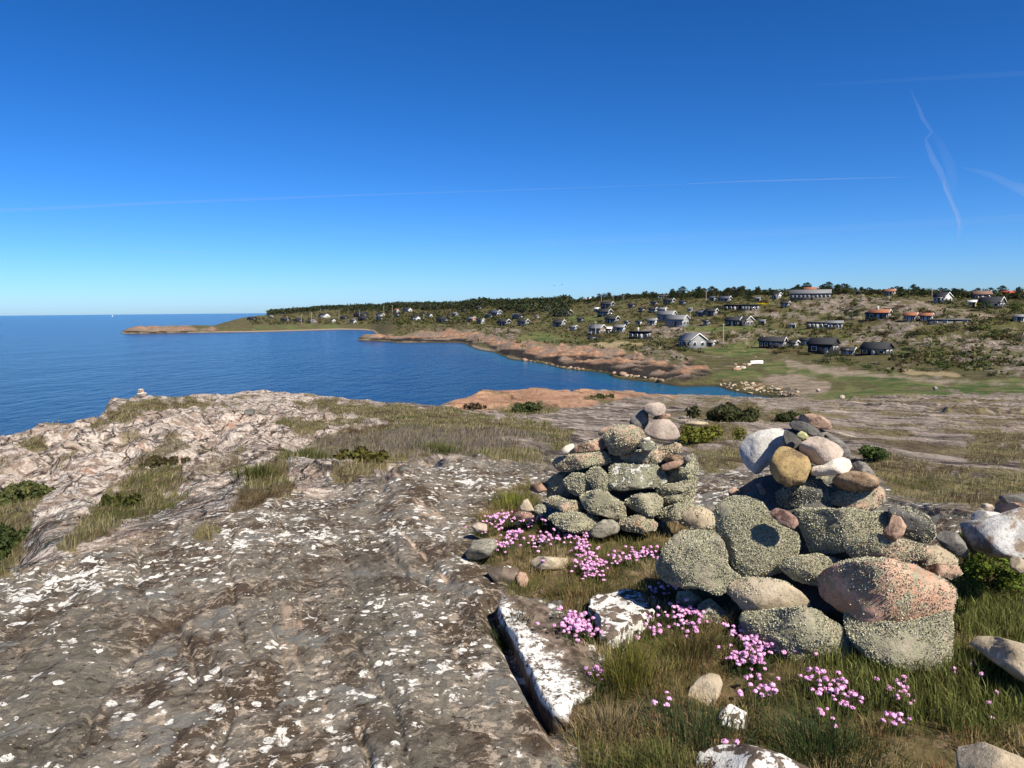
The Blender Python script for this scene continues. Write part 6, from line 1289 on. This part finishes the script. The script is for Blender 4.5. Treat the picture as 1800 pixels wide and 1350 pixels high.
bush(1090, 1150, 40, 14, 420, .008, (.05, .075, .03), 'small leafy herb beside the rush tuft', 'herb', 'plant')

# ------------------------------------------------------------------ thrift
def thrift_mats():
    t = NT('thrift_petals'); oi = t.n.new('ShaderNodeObjectInfo'); t.color(t.mix(oi.outputs['Random'], (0.54, 0.17, 0.43), (0.79, 0.42, 0.67))); t.rough(.7)
    t.color(t.mix(t.noise(260, 3), t.b.inputs['Base Color'].links[0].from_socket, (0.83, 0.46, 0.70))); return t.m
M_PET = thrift_mats(); M_STEM = plain('thrift_stem', (0.10, 0.12, 0.04), .8)
def flower_mesh(seed):
    rs = np.random.default_rng(seed); V = []; F = []; fm = []; hh = .06 + .035 * rs.random(); lx, ly = rs.normal(size=2) * .018; r0_ = .0105 + .003 * rs.random()
    v, f = tube([(0, 0, -.01), (lx * .5, ly * .5, hh * .5), (lx, ly, hh)], [.0011, .001, .0009], 4); V.append(v); F += [tuple(q) for q in f]; fm += [1] * len(f); base = len(v)
    c = np.array([lx, ly, hh + .004])
    for k in range(24):                                                       # small five-lobed florets set over a dome
        ph = k * 2.39996; cz = 1 - (k + .5) / 24 * 1.3; sz = math.sqrt(max(0, 1 - cz * cz)); n = np.array([sz * math.cos(ph), sz * math.sin(ph), cz]); p = c + n * r0_ * np.array([1, 1, .72]) * (.82 + .36 * rs.random()); n = n + rs.normal(size=3) * .35; n /= np.linalg.norm(n)
        a = np.cross(n, [.3, .2, .9]); a /= np.linalg.norm(a); b = np.cross(n, a); s = r0_ * (.34 + .16 * rs.random())
        ring = [p + (a * math.cos(q) + b * math.sin(q)) * s * (1 if i % 2 == 0 else .72) for i, q in enumerate(np.linspace(0, 6.283, 7)[:-1])]
        V.append(np.array([p + n * .0022 - n * .001] + ring)); F += [(base, base + 1 + i, base + 1 + (i + 1) % 6) for i in range(6)]; fm += [0] * 6; base += 7
    V = np.concatenate(V); q4 = [f for f in F if len(f) == 4]; t3 = [f for f in F if len(f) == 3]
    return mesh_np('flower', V, [np.array(q4), np.array(t3)], [M_PET, M_STEM], False, [1] * len(q4) + [0] * len(t3))
FLW = [flower_mesh(k) for k in range(9)]
TH_CL = [  # photo position, spread in px, number
 (885, 912, 24, 9, 34, 'dense pink thrift cushion left of the smaller cairn'), (932, 918, 26, 7, 20, 'pink thrift in front of the flat stone left of the smaller cairn'), (845, 932, 10, 5, 7, 'few pink thrift flowers at the edge of the gravel'), (908, 945, 16, 8, 18, 'pink thrift patch above the greenish flat stone'),
 (885, 962, 18, 7, 16, 'pink thrift right behind the greenish flat stone'), (955, 952, 22, 9, 24, 'pink thrift band in front of the smaller cairn'), (998, 945, 20, 9, 26, 'dense pink thrift before the striped half buried stone'), (1025, 968, 14, 16, 32, 'tall dense pink thrift column in the middle of the turf'),
 (1035, 1002, 24, 12, 40, 'brightest dense pink thrift cushion between the two cairns'), (1090, 985, 20, 6, 14, 'pink thrift between the two cairns, right part'), (1130, 978, 18, 14, 24, 'pink thrift on tall stems beside the left lichened boulder'), (1010, 1095, 20, 10, 24, 'pink thrift between the two rock slabs, upper part'),
 (1018, 1112, 26, 10, 34, 'pink thrift spilling over the right edge of the white edged slab'), (1070, 1120, 14, 6, 10, 'faded thrift below the mottled slab'), (1165, 1045, 16, 10, 10, 'loose thrift under the left lichened boulder'), (1200, 1090, 26, 12, 34, 'pink thrift at the foot of the larger cairn, left of its small crusted stone'),
 (1148, 1118, 12, 5, 6, 'small bunch of thrift in olive grass'), (1330, 1140, 26, 12, 40, 'large pink thrift cushion in front of the lowest lichened boulder'), (1315, 1172, 26, 12, 26, 'front edge of the large thrift cushion, lower flowers'), (1410, 1148, 22, 5, 13, 'row of pink thrift against the lowest lichened boulder'),
 (1470, 1228, 26, 9, 24, 'pink thrift cushion in front of the long green grass'), (1592, 1232, 20, 8, 10, 'bright thrift bunch in the olive turf on the right'), (1575, 1280, 14, 5, 5, 'few thrift heads below the bright bunch'), (1457, 1270, 8, 6, 3, 'two or three thrift heads above dark tussock'),
 (1340, 1228, 18, 8, 8, 'scattered pale thrift right of the upright oval stone'), (1415, 1190, 16, 8, 5, 'single thrift heads in dark grass below the cairn'), (1700, 1240, 40, 22, 5, 'lone thrift heads scattered in the grass on the right'), (1175, 1245, 6, 4, 2, 'pair of thrift heads beside the upright oval stone'),
 (1035, 1197, 14, 4, 4, 'thrift heads on the blue green cushion tussock'), (1290, 1330, 8, 4, 2, 'thrift heads on the white crusted low rock')]
for px, py, sx, sy, n, lb in TH_CL:
    n = int(n * 1.9 + .5); sx *= 1.15; sy *= 1.15
    g, Rg = ground_at(px, py + 10); t = empty('thrift_clump', tuple(g)); tag(t, lb, 'flowers', 'thrift clumps')
    rs = np.random.default_rng(int(px * 3 + py)); kx = Rg / FOC; fx = []
    for k in range(n):
        q = rs.normal(size=2) * .62; x = q[0] * sx * kx; y = -q[1] * sy * kx * 2.6
        fx.append((x, y)); z = float(H(g[0] + x, g[1] + y)) - g[2]
        o = obj('flower', FLW[int(rs.integers(0, 9))], t, (x, y, z)); s = .60 + .32 * rs.random(); o.scale = (s, s, s * (.75 + .5 * rs.random())); o.rotation_euler = (rs.normal() * .15, rs.normal() * .15, rs.random() * 6.28)
    m = max(60, n * 16); fx = np.array(fx)[rs.integers(0, n, m)] + rs.normal(size=(m, 2)) * .02; P = np.concatenate([fx, np.zeros((m, 1))], 1); P[:, 2] = H(g[0] + P[:, 0], g[1] + P[:, 1]) - g[2]
    me = blades('leaf_cushion', P, .03 + .03 * rs.random(m), np.full(m, .0026), np.clip(rs.normal(size=(m, 2)) * .35, -.6, .6), np.array([[.05, .075, .022]]) * (.6 + .8 * rs.random(m))[:, None], 5); c_ = obj('leaf_cushion', me, t); c_['kind'] = 'stuff'

# ------------------------------------------------------------------ contrails, thin ice cloud high in the air
def vol_mat(name, dens):
    m = bpy.data.materials.new(name); m.use_nodes = True; n = m.node_tree.nodes; n.remove(n['Principled BSDF'])
    v = n.new('ShaderNodeVolumePrincipled'); v.inputs['Density'].default_value = dens; v.inputs['Color'].default_value = (1, 1, 1, 1); v.inputs['Anisotropy'].default_value = 0.2
    m.node_tree.links.new(v.outputs[0], n['Material Output'].inputs['Volume']); return m
def contrail(label, pts, dens, name='contrail', dist=16000.0):
    """pts: (px, py, half width px) along the trail"""
    q = np.array(pts, float); s = np.linspace(0, len(q) - 1, (len(q) - 1) * 5 + 1); q = np.stack([np.interp(s, np.arange(len(q)), q[:, k]) for k in range(3)], 1)
    W = at(q[:, 0], q[:, 1], dist); V, F = tube(W, list(q[:, 2] / FOC * dist), 8); n = len(W)
    me = mesh_np(name, V, [F, np.array([list(range(7, -1, -1)), list(range((n - 1) * 8, n * 8))])], [vol_mat('ice_cloud_%d' % round(dens * 1e7), dens)])
    tag(obj(name, me), label, 'contrail')
contrail('long thin straight contrail crossing the whole sky above the sea', [(-150, 382, 3), (0, 370, 3), (300, 356, 2.6), (600, 344, 2.0), (840, 336, 1.6), (1050, 329, 1.3), (1200, 324, 1.0)], 2.0e-3)
contrail('short thin bright contrail continuing the long one to the right', [(1205, 323.4, .8), (1300, 319, 1.4), (1450, 315, 1.5), (1600, 311, .6)], 4.5e-3)
contrail('crooked upright wisp of an old contrail', [(1600, 155, .8), (1608, 175, 2), (1616, 192, 3), (1622, 208, 3.5), (1633, 224, 3), (1638, 233, 2.4), (1627, 244, 2.5), (1630, 256, 3.5), (1640, 280, 5), (1652, 300, 5), (1662, 325, 4.5), (1670, 350, 4), (1682, 375, 4), (1688, 400, 4), (1683, 425, 1.5)], 1.1e-3)
contrail('narrow bright core of the crooked wisp', [(1659, 316, .8), (1660, 330, 2.2), (1671, 352, 1.8), (1679, 372, 2.0), (1686, 392, 1.6), (1684, 412, .8)], 4.0e-3)
contrail('broad faint veil beside the crooked wisp', [(1636, 228, 2), (1655, 255, 6), (1670, 290, 8), (1676, 320, 7), (1672, 350, 2)], 2.2e-4)
contrail('slanting fuzzy contrail at the right edge', [(1690, 294, 1), (1715, 300, 3.5), (1745, 309, 5), (1770, 322, 6), (1795, 332, 8), (1830, 352, 9), (1870, 378, 9)], 6.0e-4)
contrail('faint long trail high on the right', [(1360, 153, 1), (1550, 143, 3), (1700, 134, 4), (1860, 126, 5)], 2.4e-4)
contrail('faint low trail above the left sea horizon', [(120, 428, 2), (230, 436, 3), (360, 448, 3)], 8.0e-4)
contrail('broad pale veil low over the village', [(700, 440, 4), (1000, 425, 8), (1300, 412, 8), (1600, 395, 7), (1850, 380, 7)], 2.0e-4)
